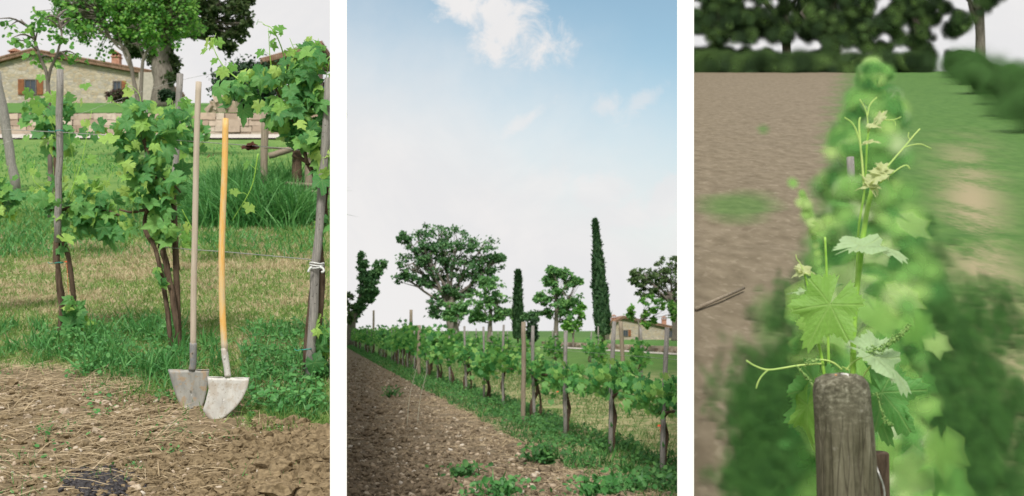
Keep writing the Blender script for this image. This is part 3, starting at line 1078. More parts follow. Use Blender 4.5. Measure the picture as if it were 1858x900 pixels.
cypress(130, 1095, 404, 615, 28, -15, 'tall dark cypress standing just left of the distant farmhouse')
cypress(130, 940, 497, 612, 17, 0, 'short slim cypress between the round tree and the mid-sized tree')
for x, y, d, rx, ry in ((966, 600, 105, 10, 12), (1010, 620, 120, 0, 0)):
    if rx:
        g = Geo()
        c = P(x, y, d)
        k = d / 2000
        pos = ell(c, np.array([rx * k, rx * k, ry * k * 1.9]), 700, 0.3)
        g.scatter(*OVAL, pos, frames(700, (0, -.4, .6), (0, 0, -.5), .7, .8), RNG.uniform(.2, .35, 700))
        for q in range(5):
            g.tube([GM(x, d), pos[q]], [0.05, 0.02], 5)
        tag(g.build('shrub', M['hedge']), 'dark rounded shrub between the short cypress and the tall trees', 'shrub')

# ------------------------------------------------------------------ farmhouses


def farmhouse(label, d, zb, xl, xa, xr, ya, yl, yr, yb, windows, chims, depth=9.0, parts=()):
    """a stone gable end facing the camera: apex at (xa, ya), eaves at (xl, yl) and (xr, yr), foot at yb"""
    k = d / 2000
    root = empty('farmhouse', P((xl + xr) / 2, yb, d), label, 'house', 'stone farmhouses')
    p = [P(xl, yb + 6, d), P(xr, yb + 6, d), P(xr, yr, d), P(xa, ya, d), P(xl, yl, d)]
    g = Geo()
    V = np.array(p + [q + np.array([0, depth, 0]) for q in p])
    g.add(V, [[0, 4, 9, 5], [1, 6, 7, 2]])
    g.F += [np.array([[0, 1, 2, 3, 4]]), np.array([[5, 9, 8, 7, 6]])]
    g.M += [np.zeros(1), np.zeros(1)]
    wall = g.build('wall', M['stone'], root, smooth=False)
    # two roof slopes with overhang, rows of round tiles as real ridges
    g = Geo()
    A = P(xa, ya, d)
    for (ex, ey) in ((xl, yl), (xr, yr)):
        E = P(ex, ey, d)
        v = E - A
        E2 = A + v * (1 + 0.5 / np.linalg.norm(v))
        th = 0.34
        up = np.array([0, 0, th])
        a0, a1 = A + np.array([0, -0.45, 0.03]), A + np.array([0, depth + .4, 0.03])
        b0, b1 = E2 + np.array([0, -0.45, 0.03]), E2 + np.array([0, depth + .4, 0.03])
        V = [a0, a1, b1, b0, a0 + up, a1 + up, b1 + up, b0 + up]
        g.add(V, [[0, 3, 2, 1], [4, 5, 6, 7], [0, 4, 7, 3], [1, 2, 6, 5], [3, 7, 6, 2], [0, 1, 5, 4]])
        m_ = int(depth / 0.32)
        for q in range(m_ + 2):
            y0 = -0.4 + q * 0.32
            o_ = np.array([0, y0, th + 0.03])
            g.tube([A + o_, (A + E2) / 2 + o_, E2 + o_], 0.12, 6)
    roof = g.build('roof', M['tile'], root, smooth=False)
    for (cx, cy0, cy1, w_, cd) in chims:
        c = Geo()
        b, t_ = P(cx, cy1, d), P(cx, cy0, d)
        b[1] += cd
        t_[1] += cd
        h = t_[2] - b[2]
        c.box((b + t_) / 2, (w_ * k, 0.7, h))
        c.box(t_ + np.array([0, 0, 0.04]), (w_ * k * 1.2, 0.9, 0.09))
        for sx in (-1, 0, 1):
            c.box(t_ + np.array([sx * w_ * k * .42, 0, 0.21]), (0.09, 0.7, 0.24))
        # little pitched tile cap
        q = t_ + np.array([0, 0, 0.34])
        hw_ = w_ * k * 0.62
        c.add([q + [-hw_, -.5, 0], q + [hw_, -.5, 0], q + [0, -.5, .28], q + [-hw_, .5, 0], q + [hw_, .5, 0], q + [0, .5, .28]],
              [[0, 1, 4, 3], [1, 2, 5, 4], [2, 0, 3, 5]])
        c.F += [np.array([[0, 2, 1]]) + c.n - 6, np.array([[3, 4, 5]]) + c.n - 6]
        c.M += [np.zeros(1), np.zeros(1)]
        c.build('chimney', M['brick'], roof if False else root, smooth=False)
    for (wx, wy, ww, wh, sides) in windows:
        c = P(wx, wy, d)
        W, H = ww * k, wh * k
        f = Geo()
        yo = np.array([0, -0.05, 0])
        for sx in (-1, 1):
            f.box(c + yo + [sx * W / 2, 0, 0], (0.10, 0.14, H + .1))
        for sz in (-1, 1):
            f.box(c + yo + [0, 0, sz * H / 2], (W - .1, 0.13, 0.10))
        f.box(c + yo, (0.06, 0.10, H - .1))
        fr = f.build('window', M['frame'], root, smooth=False)
        pg = Geo()
        pg.box(c + [0, -0.03, 0], (W - .1, 0.04, H - .1))
        pn = pg.build('pane', M['glass'], fr, smooth=False)
        pn.matrix_parent_inverse = Matrix.Identity(4)
        pn.matrix_parent_inverse = fr.matrix_parent_inverse.inverted() @ Matrix.Translation(-Vector(root.location)) if False else Matrix.Identity(4)
        for s_ in sides:
            sg = Geo()
            cx = c + [s_ * (W / 2 + W * 0.30 + 0.06), -0.07, 0]
            sg.box(cx, (W * 0.55, 0.06, H + 0.1))
            for q in range(8):
                sg.box(cx + [0, -0.04, -H / 2 + (q + .5) * H / 8], (W * 0.42, 0.03, H / 8 * .55))
            sg.build('shutter', M['shutter'], root, smooth=False)
    return root


hl = farmhouse('long low stone farmhouse with tiled roof on the rise behind the spades', 100, 0, -95, 60, 270, 99, 140, 137, 188,
               [(56, 158, 20, 26, (-1, 1)), (213, 160, 14, 24, (1,))], [(8, 89, 116, 22, 2.5), (203, 99, 114, 14, 1.2)])
g = Geo()          # lower grey wing at the right end of the house
g.box(P(282, 168, 102), (1.4, 5, 2.6))
g.build('side_wing', M['plaster'], hl, smooth=False)
farmhouse('small distant stone farmhouse with two chimneys right of the tall cypress', 180, 0, 1106, 1131, 1236, 578, 593, 600, 619,
          [(1135, 604.5, 8.5, 11, (1,)), (1216, 606, 9, 12, (-1,))], [(1116, 577, 588, 9, 2.5), (1207, 580, 590, 8, 1.5)], depth=9)

# ------------------------------------------------------------------ stone walls, paths, lawns


def drystone(name, A, B, h, rows, sl, label, group=None, th=0.45):
    A, B = np.array(A, float), np.array(B, float)
    L_ = np.linalg.norm(B - A)
    dv = (B - A) / L_
    nv = np.array([-dv[1], dv[0], 0])
    nv /= np.linalg.norm(nv)
    g = Geo()
    up = np.array([0, 0, 1.0])
    R = np.stack([dv, nv, up], 1)
    rh = h / rows
    for r in range(rows):
        x = -RNG.uniform(0, sl)
        while x < L_:
            l_ = sl * RNG.uniform(0.5, 1.5)
            c = A + dv * (x + l_ / 2) + up * (rh * (r + .5)) + nv * RNG.normal(0, th * .06)
            g.box(c, (l_ * .97, th, rh * RNG.uniform(.86, 1.12)), R, jit=rh * .05)
            x += l_
    return tag(g.build(name, M['rock'], smooth=False), label, 'wall', group)


drystone('stone_wall', [-27, 45.2, zL(45.0) - .1], [-8.1, 45.2, zL(45.0) - .1], 1.0, 4, 0.62, 'low dry stone wall holding up the lawn below the long farmhouse')
drystone('stone_wall', [13.6, 66, -.05], [3.4, 112, -.05], 0.50, 3, 0.6, 'low dry stone wall in front of the small distant farmhouse')

# path below the left wall, drawn as a thin sheet over the slope
g = Geo()
xs = np.linspace(-50, -7.12, 60)
for (a, b) in zip(xs[:-1], xs[1:]):
    pass
V, F = [], []
for i, x in enumerate(xs):
    for yy in (40.4, 42.6, 44.9):
        V.append([x, yy, float(zL(yy)) + 0.06])
for i in range(len(xs) - 1):
    for j in range(2):
        a = i * 3 + j
        F.append([a, a + 3, a + 4, a + 1])
g.add(V, F)
tag(g.build('gravel_path', M['path']), kind='structure')
g = Geo()
A0, A1 = np.array([12.9, 62.5]), np.array([3.4, 105.0])
g.add([[A0[0] - .9, A0[1], .03], [A0[0] + 0.9, A0[1] + 1.0, .03], [A1[0] + .9, A1[1] + 1, .03], [A1[0] - .9, A1[1], .03]], [[0, 1, 2, 3]])
tag(g.build('gravel_path', M['path'], smooth=False), kind='structure')
# lawns (mown, behind the walls)
us_ = np.linspace(-0.62, -EDGE, 60)
sheet('lawn', us_, np.geomspace(45.5, 99.5, 30), lambda X, Y: zL(Y) + 0.06, M['lawn'], lambda X, Y: {})
sheet('lawn', np.linspace(-0.02, EDGE, 30), np.geomspace(66, 178, 24), lambda X, Y: np.where(X > 13.6 - (Y - 65) * .222 + .2, 0.08, -0.05), M['lawn'], lambda X, Y: {})
print('base ok')

# ================================================================== LEFT PLOT
# oak on the rise
make_tree('oak_tree', 'huge dark old oak with thick leaning trunk beside the long farmhouse', 'tree', 70,
          [(297 - 929) / 2000 * 70, 70, float(zL(70)) - .1], [(296, 150), (292, 110), (300, 60), (322, 20)], 0.62,
          [(250, 30, 60, 40), (330, 0, 60, 40), (400, 10, 50, 36), (435, 40, 28, 30), (415, 78, 24, 22), (365, 52, 40, 18), (300, 62, 34, 34), (250, -40, 90, 50), (350, -60, 90, 50),
           (170, -20, 60, 40), (285, 100, 22, 26), (305, 118, 18, 22), (245, 88, 18, 14), (440, 5, 22, 20), (300, 20, 50, 30), (225, 60, 30, 18), (305, 145, 14, 10)],
          0.27, 26, 44, M['leaf_oak'], M['greybark'], cl=0.25)


def open_tree(label, base, stems, blobs, leaf, d, mleaf, mbark, nl=26):
    root = empty('young_tree', base, label, 'tree')
    g, f = Geo(), Geo()
    k = d / 2000
    for pts, r in stems:
        q = [P(x, y, d) for x, y in pts]
        g.tube(spl(q, 12), [r, r * .45], 7, wob=0.06)
    allp = np.concatenate([spl([P(x, y, d) for x, y in pts], 30)[10:] for pts, r in stems])
    for (x, y, rx, ry, n_) in blobs:
        c = P(x, y, d) + np.array([0, RNG.normal(0, .25), 0])
        for q in range(max(1, n_ // 12)):
            e = c + RNG.normal(0, 0.45, 3) * np.array([rx * k, .35, ry * k])
            a = allp[np.argmin(np.linalg.norm(allp - e, axis=1) + RNG.uniform(0, .3, len(allp)))]
            g.tube(spl([a, (a + e) / 2 + [0, 0, .05], e], 6), [0.016, 0.004], 4, cap=False)
            m_ = 12
            pos = e + RNG.normal(0, 0.5, (m_, 3)) * np.array([rx * k * .5, .25, ry * k * .5])
            f.scatter(*OVAL, pos, frames(m_, (0, -.6, .6), (0, 0, -.7), .6, .6), RNG.uniform(.6, 1.2, m_)[:, None] * np.array([1.3, 1, 1]) * leaf)
    g.build('trunk', mbark, root)
    f.build('crown', mleaf, root)
    return root


D1 = 27
cb = []
for i in range(130):
    x = RNG.uniform(95, 355)
    top = np.interp(x, [95, 150, 250, 350], [0, -30, -30, -20])
    bot = np.interp(x, [95, 130, 180, 250, 300, 355], [42, 60, 78, 66, 58, 50])
    cb.append((x, RNG.uniform(top, bot), 18, 14, 60))
for i in range(14):
    cb.append((RNG.uniform(255, 320), RNG.uniform(55, 85), 14, 10, 24))
open_tree('slim young tree with two grey stems and bright green leaves before the old oak', [(254 - 929) / 2000 * D1, D1, float(zL(D1)) - .05],
          [([(252, 262), (251, 190), (243, 150), (236, 110), (225, 85), (195, 65), (190, 30)], .062), ([(255, 262), (255, 190), (257, 140), (262, 100), (285, 75), (300, 40)], .058),
           ([(232, 98), (205, 75), (180, 20)], .03), ([(243, 140), (215, 60), (235, 0)], .03), ([(262, 110), (250, 60), (280, 5)], .03)],
          cb, 0.085, D1, M['leaf_bright'], M['greybark'])
D2 = 13
open_tree('spindly sapling with forked grey stem and a few leaves behind the leftmost stake', [(86 - 929) / 2000 * D2, D2, float(zL(D2)) - .05],
          [([(92, 395), (91, 300), (89, 210), (86, 140), (74, 108), (62, 75)], .034), ([(87, 150), (92, 125), (103, 100), (112, 60), (105, 30)], .02), ([(76, 112), (58, 60), (38, 35)], .014)],
          [(60, 85, 16, 14, 40), (45, 50, 14, 12, 30), (85, 60, 18, 16, 46), (105, 20, 20, 20, 60), (75, 95, 14, 10, 30), (115, 95, 12, 8, 24), (100, 45, 16, 14, 40), (50, 105, 10, 8, 14), (125, 80, 12, 10, 24), (120, 105, 12, 6, 20)],
          0.065, D2, M['leaf_bright'], M['greybark'])


def bush(name, label, d, x, y, rx, ry, n_, leaf, m_, tmpl=OVAL, ground=None):
    k = d / 2000
    c = P(x, y, d)
    g = Geo()
    nb = 14
    cs = ell(c, np.array([rx * k, rx * k * .6, ry * k]) * .72, nb, .3)
    for q in cs:
        pos = q + RNG.normal(0, .33, (n_ // nb, 3)) * np.array([rx * k * .7, rx * k * .5, ry * k * .7])
        g.scatter(*tmpl, pos, frames(len(pos), (0, -.4, .6), (0, 0, -.5), .7, .8), RNG.uniform(.6, 1.2, len(pos)) * leaf)
    root = empty(name, c - np.array([0, 0, ry * k]), label, 'shrub')
    g.build('foliage', m_, root)
    s = Geo()
    for q in cs[:8]:
        s.tube([c - np.array([0, 0, ry * k * 1.05]), q], [0.02 * rx * k, 0.008 * rx * k], 5)
    s.build('stem', M['greybark'], root)
    return root


bush('big_shrub', 'big dark clipped shrub on the lawn under the tiled shed roof', 58, 448, 158, 55, 50, 14000, 0.20, M['hedge'])
bush('low_shrub', 'low purple-red shrub under the farmhouse side window', 95, 216, 174, 20, 10, 2200, 0.22, M['redshrub'])
bush('low_shrub', 'small dark green shrub at the foot of the old oak', 66, 303, 172, 16, 10, 1800, 0.16, M['hedge'])

# open shed with a tiled roof and a blue car below it, half hidden by the vines
DS = 62
zs = float(zL(DS))
root = empty('open_shed', [(560 - 929) / 2000 * DS, DS, zs], 'open shed with sloping tiled roof behind the rightmost vine', 'shed')
g = Geo()
for x, yt in ((508, 116), (582, 92)):
    a = P(x, 190, DS)
    b = P(x, yt, DS)
    g = Geo()
    g.box([a[0], DS, (zs - .3 + b[2]) / 2], (.22, .22, b[2] - zs + .3))
    g.build('post', M['beam'], root, smooth=False)
g = Geo()
A, B = P(472, 116, DS - .5), P(585, 84, DS - .5)
up, bk = np.array([0, 0, .22]), np.array([0, 5.5, 0])
g.add([A, B, B + bk, A + bk, A + up, B + up, B + bk + up, A + bk + up], [[0, 3, 2, 1], [4, 5, 6, 7], [0, 1, 5, 4], [2, 3, 7, 6], [0, 4, 7, 3], [1, 2, 6, 5]])
for q in range(16):
    o_ = np.array([0, .1 + q * .34, .25])
    g.tube([A + o_, B + o_], .1, 6)
g.build('roof', M['tile'], root, smooth=False)
g = Geo()
g.box([P(535, 150, DS)[0], DS + 4.8, zs + 1.3], (2.6, .2, 2.6))
g.build('back_wall', M['beam'], root, smooth=False)

DC = 60.5
zc = float(zL(DC)) + .06
xc = P(584, 0, DC)[0]
root = empty('parked_car', [xc, DC + 1.8, zc], 'dark blue car parked under the open shed, mostly behind the rightmost vine', 'car')


def hull(secs, name, m_):
    """loft a closed body through half-width outlines at successive distances"""
    g = Geo()
    V, F = [], []
    for (yy, hw, z0, z1, tw) in secs:
        for (a_, z_) in ((-hw, z0), (-hw, (z0 + z1) / 2), (-tw, z1), (tw, z1), (hw, (z0 + z1) / 2), (hw, z0)):
            V.append([xc + a_, DC + yy, zc + z_])
    for i in range(len(secs) - 1):
        for j in range(6):
            a_, b_ = i * 6 + j, i * 6 + (j + 1) % 6
            F.append([a_, b_, b_ + 6, a_ + 6])
    g.add(V, F)
    n_ = len(V)
    g.F += [np.array([[5, 4, 3, 2, 1, 0]]), np.array([[n_ - 6 + k for k in range(6)]])]
    g.M += [np.zeros(1), np.zeros(1)]
    return g.build(name, m_, root)


hull([(0, .74, .35, .70, .68), (.10, .80, .28, .92, .72), (1.0, .82, .25, 1.02, .74), (3.0, .82, .25, 1.02, .74), (3.9, .78, .3, .9, .70)], 'body', M['bluepaint'])
hull([(.75, .70, .98, 1.06, .66), (1.45, .68, .98, 1.50, .54), (2.9, .68, .98, 1.50, .54), (3.5, .68, .98, 1.06, .64)], 'cabin', M['bluepaint'])
g = Geo()
g.add([[xc - .60, DC + .80, zc + 1.10], [xc + .60, DC + .80, zc + 1.10], [xc + .50, DC + 1.36, zc + 1.45], [xc - .50, DC + 1.36, zc + 1.45]], [[0, 1, 2, 3]])
g.build('windscreen', M['glass'], root, smooth=False)
for s_ in (-1, 1):
    g = Geo()
    g.tube([[xc + s_ * .58, DC - .02, zc + .72], [xc + s_ * .58, DC + .05, zc + .72]], .11, 14)
    g.build('headlight', M['metal'], root)
    for yy in (.75, 3.1):
        g = Geo()
        g.tube([[xc + s_ * .72, DC + yy, zc + .30], [xc + s_ * .86, DC + yy, zc + .30]], .30, 18)
        g.build('wheel', M['rubber'], root)
# rubble by the wall end
g = Geo()
for i in range(40):
    x, y = RNG.uniform(385, 432), RNG.uniform(178, 206)
    if y < 178 + abs(x - 405) * .8:
        continue
    g.box(P(x, y, 46.5), RNG.uniform(.2, .5, 3), frames(1, (0, 0, 1), (1, 0, 0), .3, .3)[0], jit=.03)
tag(g.build('rock_pile', M['rock'], smooth=False), 'small pile of pale rocks on the lawn above the stone wall', 'rocks')

# wooden rails behind the right vine
DF = 14.2
root = empty('wooden_fence', P(525, 390, DF), 'old wooden rail fence in tall grass behind the rightmost vine', 'fence')
for (x, y0, y1, r) in ((481, 205, 395, 11), (505, 335, 395, 8), (562, 270, 395, 12), (540, 262, 345, 15)):
    g = Geo()
    k = DF / 2000
    g.tube(spl([P(x, y1, DF), P(x - 2, (y0 + y1) / 2, DF), P(x, y0, DF)], 7), r * k * .62, 9, wob=.08)
    g.build('post', M['bark'] if r > 13 else M['stake_pale'], root)
for pts, r in (([(488, 283), (515, 275), (545, 264)], 9), ([(515, 333), (600, 338)], 6), ([(480, 268), (600, 272)], 3), ([(525, 345), (610, 352)], 5)):
    g = Geo()
    g.tube(spl([P(x, y, DF - .15) for x, y in pts], 7), r * DF / 2000 * .6, 8, wob=.08)
    g.build('rail', M['stake_pale'], root)

# ---- hero vines of the left plot


def hero_vine(label, base, d, trunks, cordon, blobs, shoots, young=(), tmpl=LEAF_M, sz=(.036, .080), group='grapevines of the left plot'):
    root = empty('grapevine', base, label, 'grapevine', group)
    g = Geo()
    for pts, r0, r1 in trunks + cordon:
        g.tube(spl([P(x, y, d) + [0, RNG.normal(0, .015), 0] for x, y in pts], 16), [r0, r1], 9, wob=.16)
    g.build('trunk', M['bark'], root)
    f = Geo()
    foliage_px(f, d, [(a, b_, c, e, int(n_ * .42)) for a, b_, c, e, n_ in blobs], tmpl, sz)
    f.build('foliage', M['vine'], root)
    s, y = Geo(), Geo()
    for pts, r, n_ in shoots:
        q = spl([P(a, b, d) + [0, RNG.normal(0, .03), 0] for a, b in pts], 14)
        s.tube(q, [r, r * .35], 6)
        for i in range(n_):
            t_ = q[int(3 + (11 - 1) * (i + RNG.uniform(0, .9)) / n_)]
            side = RNG.choice([-1, 1])
            e = t_ + np.array([side * RNG.uniform(.02, .05), RNG.normal(0, .02), RNG.uniform(-.01, .03)])
            s.tube([t_, (t_ + e) / 2 + [0, 0, .008], e], .0012, 4, cap=False)
            leaf_at(y, LEAF_M, e, RNG.uniform(.02, .05), (side * .5, -.8, .4), (side * .7, -.2, -.6), jn=.3)
    for (x, yy, size, nx, nz) in young:
        leaf_at(y, LEAF_M, P(x, yy, d - .05), size, (nx, -.9, nz), (RNG.normal(0, .4), 0, -1), jn=.15)
    if shoots:
        s.build('shoot', M['stem'], root)
    if y.n:
        y.build('young_leaves', M['vine_young'], root)
    return root


d = 6.7
hero_vine('grapevine with two thin brown trunks on the leftmost grey stake', P(112, 612, d), d,
          [([(112, 622), (113, 560), (108, 490), (104, 430)], .020, .016), ([(131, 560), (132, 520), (127, 470), (117, 440), (110, 425)], .015, .013)],
          [([(107, 432), (106, 400), (112, 380), (150, 372), (200, 385), (238, 400)], .013, .008), ([(106, 400), (92, 378), (75, 360)], .010, .006)],
          [(112, 375, 30, 45, 60), (155, 385, 40, 34, 95), (205, 412, 34, 26, 70), (185, 375, 40, 26, 60), (90, 355, 24, 24, 36), (235, 400, 20, 26, 30), (130, 565, 16, 30, 34), (120, 600, 18, 14, 20),
           (122, 440, 10, 12, 8), (150, 340, 30, 22, 34)],
          [([(90, 350), (70, 330), (62, 290)], .004, 5), ([(130, 360), (150, 300), (165, 200)], .004, 5), ([(100, 350), (95, 250), (82, 200)], .003, 3), ([(150, 350), (190, 330), (200, 290)], .003, 4),
           ([(112, 385), (135, 330), (128, 240)], .003, 4)],
          [(52, 168, .05, .9, 0), (94, 175, .065, .5, .2), (74, 140, .04, .2, .4), (44, 105, .02, 0, .3), (150, 155, .03, 0, .8), (60, 310, .035, 0, .5), (70, 345, .05, 0, .5), (47, 100, .035, 0, .5)])
d = 6.27
hero_vine('leafy grapevine on a gnarled leaning trunk just left of the grey-handled spade', P(322, 638, d), d,
          [([(326, 640), (322, 590), (314, 540), (302, 490), (296, 450)], .019, .016), ([(313, 640), (308, 590), (300, 540), (290, 480), (280, 445), (264, 420), (262, 392), (272, 380)], .014, .011),
           ([(290, 450), (300, 400), (296, 350), (283, 320), (275, 290), (262, 250), (258, 215)], .016, .010)],
          [([(283, 320), (310, 330), (330, 350)], .009, .005), ([(272, 380), (240, 385), (215, 380)], .009, .005)],
          [(248, 235, 34, 30, 85), (230, 270, 28, 34, 60), (275, 300, 28, 44, 85), (290, 370, 32, 40, 80), (300, 255, 26, 28, 50), (262, 200, 26, 18, 30), (302, 420, 26, 24, 40), (296, 505, 14, 18, 16),
           (250, 350, 26, 34, 44), (318, 330, 20, 26, 30), (285, 230, 34, 28, 44), (265, 330, 30, 50, 60), (325, 225, 14, 24, 20)],
          [([(262, 230), (230, 200), (205, 185)], .004, 4), ([(255, 220), (250, 170), (222, 145)], .003, 3), ([(300, 250), (315, 200), (330, 180)], .003, 4),
           ([(240, 260), (190, 240), (168, 240)], .004, 4), ([(330, 380), (350, 430), (320, 450)], .003, 3)],
          [(220, 225, .05, -.3, .3), (155, 155, .045, 0, .9), (182, 235, .045, 0, .6), (240, 345, .05, 0, .5), (355, 440, .03, 0, .4), (296, 515, .04, 0, .6), (285, 490, .035, 0, .5)])
d = 5.66
hero_vine('tallest grapevine with long shoots above big leaves at the right edge of the spades plot', P(560, 705, d), d,
          [([(553, 700), (556, 640), (562, 570), (570, 500), (573, 480)], .019, .016), ([(574, 700), (572, 640), (579, 560), (584, 490), (580, 440), (592, 340)], .022, .014)],
          [([(580, 440), (590, 380), (560, 300), (530, 280)], .012, .010), ([(560, 300), (545, 250), (520, 200), (500, 160)], .010, .005), ([(592, 340), (600, 250), (596, 150)], .010, .005)],
          [(545, 235, 40, 34, 90), (520, 190, 40, 34, 80), (470, 150, 34, 20, 44), (438, 150, 22, 26, 30), (415, 165, 16, 22, 20), (540, 140, 34, 26, 50), (565, 180, 28, 40, 60), (510, 130, 24, 18, 24), (580, 265, 24, 34, 44),
           (500, 215, 20, 26, 26), (570, 110, 22, 24, 24), (588, 310, 14, 26, 22), (588, 600, 10, 50, 34), (575, 640, 14, 24, 20), (592, 400, 8, 30, 12)],
          [([(500, 170), (488, 110), (486, 50)], .004, 5), ([(520, 170), (512, 100), (500, 60), (478, 45)], .005, 5), ([(545, 160), (540, 110), (528, 72)], .004, 5), ([(575, 150), (572, 100), (578, 70)], .004, 6),
           ([(440, 150), (405, 120), (388, 85), (392, 60)], .004, 7), ([(555, 150), (560, 100), (555, 75)], .003, 4), ([(470, 280), (455, 340), (420, 400)], .004, 3), ([(590, 170), (598, 110)], .003, 3),
           ([(588, 690), (592, 620), (590, 560)], .003, 6)],
          [(425, 347, .035, .2, .5), (452, 375, .045, .6, .2), (510, 60, .02, 0, .4), (405, 130, .045, 0, .5), (470, 190, .05, -.2, .4), (500, 150, .05, 0, .5), (565, 175, .05, 0, .5)])
d = 7.2
hero_vine('grapevine cut by the left edge with only its dark leaves showing', P(-70, 590, d), d,
          [([(-66, 590), (-70, 500), (-66, 430)], .020, .015)], [([(-68, 430), (-40, 385), (5, 370)], .012, .007)],
          [(5, 365, 24, 26, 60), (-30, 380, 30, 26, 60), (15, 345, 16, 14, 20), (-60, 370, 30, 30, 50)],
          [([(0, 370), (10, 330), (20, 300)], .003, 4)], [(14, 340, .05, 0, .6), (28, 322, .035, 0, .6), (0, 325, .035, 0, .6)])
# the row behind
for (x, d, lab, bl, st) in ((100, 9.6, 'bushy vine in the row behind, just left of the leftmost stake', [(95, 235, 46, 26, 130), (70, 200, 28, 26, 50), (125, 200, 26, 24, 40), (110, 265, 26, 12, 40), (45, 200, 16, 20, 16)],
                             [(101, 490), (102, 400), (101, 310), (100, 265)]),
                            (335, 9.2, 'bushy vine in the row behind the grey-handled spade', [(345, 250, 28, 24, 60), (325, 215, 30, 18, 50), (365, 235, 14, 18, 20), (320, 260, 26, 20, 40)],
                             [(322, 490), (318, 400), (316, 330), (322, 265)])):
    hero_vine(lab, P(st[0][0], st[0][1], d), d, [(st, .022, .018)], [], bl, [([(x - 10, 230), (x - 20, 200), (x - 26, 180)], .004, 5)], tmpl=LEAF_S, sz=(.05, .085))

G_ST = 'wooden stakes of the left plot'
k = 6.6 / 2000
stake('wooden_stake', P(106, 440, 6.62), P(109, 126, 6.62), .021, .020, M['stake'], 'leftmost thin grey stake with a cut top and green tie', 'stake', G_ST)
stake('wooden_stake', P(326, 640, 6.3), P(313, 330, 6.34), .018, .015, M['bark'], 'brown stake leaning in the vine left of the spades', 'stake', G_ST)
stake('wooden_stake', P(312, 420, 8.0), P(327, 134, 8.0), .019, .024, M['stake'], 'grey leaning stake right beside the grey spade handle', 'stake', G_ST)
stake('wooden_stake', P(560, 700, 5.6), P(596, 142, 5.62), .024, .020, M['stake'], 'grey stake with a white tie at the right edge', 'stake', G_ST)
stake('wooden_stake', P(30, 352, 17.5), P(-6, 130, 17.5), .075, .07, M['stake'], 'thick brown-grey stake leaning at the far left edge', 'stake', G_ST)
stake('wooden_stake', P(266, 300, 9), P(264, 196, 9), .018, .016, M['stake'], 'short grey stake top poking out of the leafy middle vine', 'stake', G_ST)

# ties
g = Geo()
for q in range(3):
    c = P(575, 478 + q * 4, 5.6)
    a = np.linspace(0, 2 * np.pi, 14)
    g.tube(np.stack([c[0] + .036 * np.cos(a), c[1] + .034 * np.sin(a), c[2] + .004 * np.sin(a * 2 + q)], 1), .0035, 5)
for pts in ([(566, 484), (561, 489), (559, 494)], [(580, 484), (586, 487), (588, 492), (583, 494)]):
    g.tube(spl([P(x, y, 5.55) for x, y in pts], 6), .006, 6)
tag(g.build('tie', M['tie']), 'white cord tied round the right stake and vine', 'tie')
for (x, y, d, lab) in ((107, 477, 6.66, 'green tie low on the left vine trunk'), (108, 238, 6.6, 'green tie high on the leftmost stake'), (556, 634, 5.56, 'green tie low on the right vine trunk')):
    g = Geo()
    c = P(x, y, d)
    a = np.linspace(0, 2 * np.pi, 14)
    g.tube(np.stack([c[0] + .025 * np.cos(a), c[1] + .025 * np.sin(a), c[2] + .003 * np.cos(a)], 1), .003, 5)
    g.tube(spl([c + [-.025, -.02, 0], c + [-.04, -.03, -.006], c + [-.055, -.03, .002]], 5), .002, 5)
    tag(g.build('tie', M['greentie']), lab, 'tie', 'green ties')

# wires
for pts, r, lab in (([(-150, 228, 7.4), (107, 240, 6.6), (325, 255, 6.25), (500, 268, 5.85), (612, 282, 5.55)], .0022, 'upper wire strung behind the spades through the leaves'),
                    ([(290, 448, 6.35), (350, 453, 6.2), (420, 458, 6.05), (575, 472, 5.66)], .0026, 'lower wire behind the spade handles, tied at the right stake'),
                    ([(-100, 300, 14), (330, 145, 14.5), (600, 130, 13)], .0018, 'thin pale wire far behind near the oak')):
    g = Geo()
    g.tube(spl([P(*p) for p in pts], 30), r, 5)
    tag(g.build('trellis_wire', M['wire']), lab, 'wire', 'trellis wires of the left plot')
# dry leaves caught on the wire
for (x, y, s_, lab) in ((457, 265, .055, 'curled dark brown dry leaf hanging on the upper wire near the yellow spade'), (387, 283, .024, 'small brown dry leaf hanging between the two spade handles')):
    g = Geo()
    c = P(x, y, 5.95)
    for q in range(7 if s_ > .03 else 2):
        leaf_at(g, LEAF_S, c + RNG.normal(0, s_ * .25, 3) * [1.2, .6, .35] + [-.01, 0, 0], s_ * .8, (0, -.5, .8), (RNG.choice([-1, 1]), 0, -.1), jn=.5)
    g.tube([c + [0, 0, 0], c + [0.0, 0, s_ * .35]], .0015, 5)
    tag(g.build('dry_leaf', M['dryleaf']), lab, 'leaf')


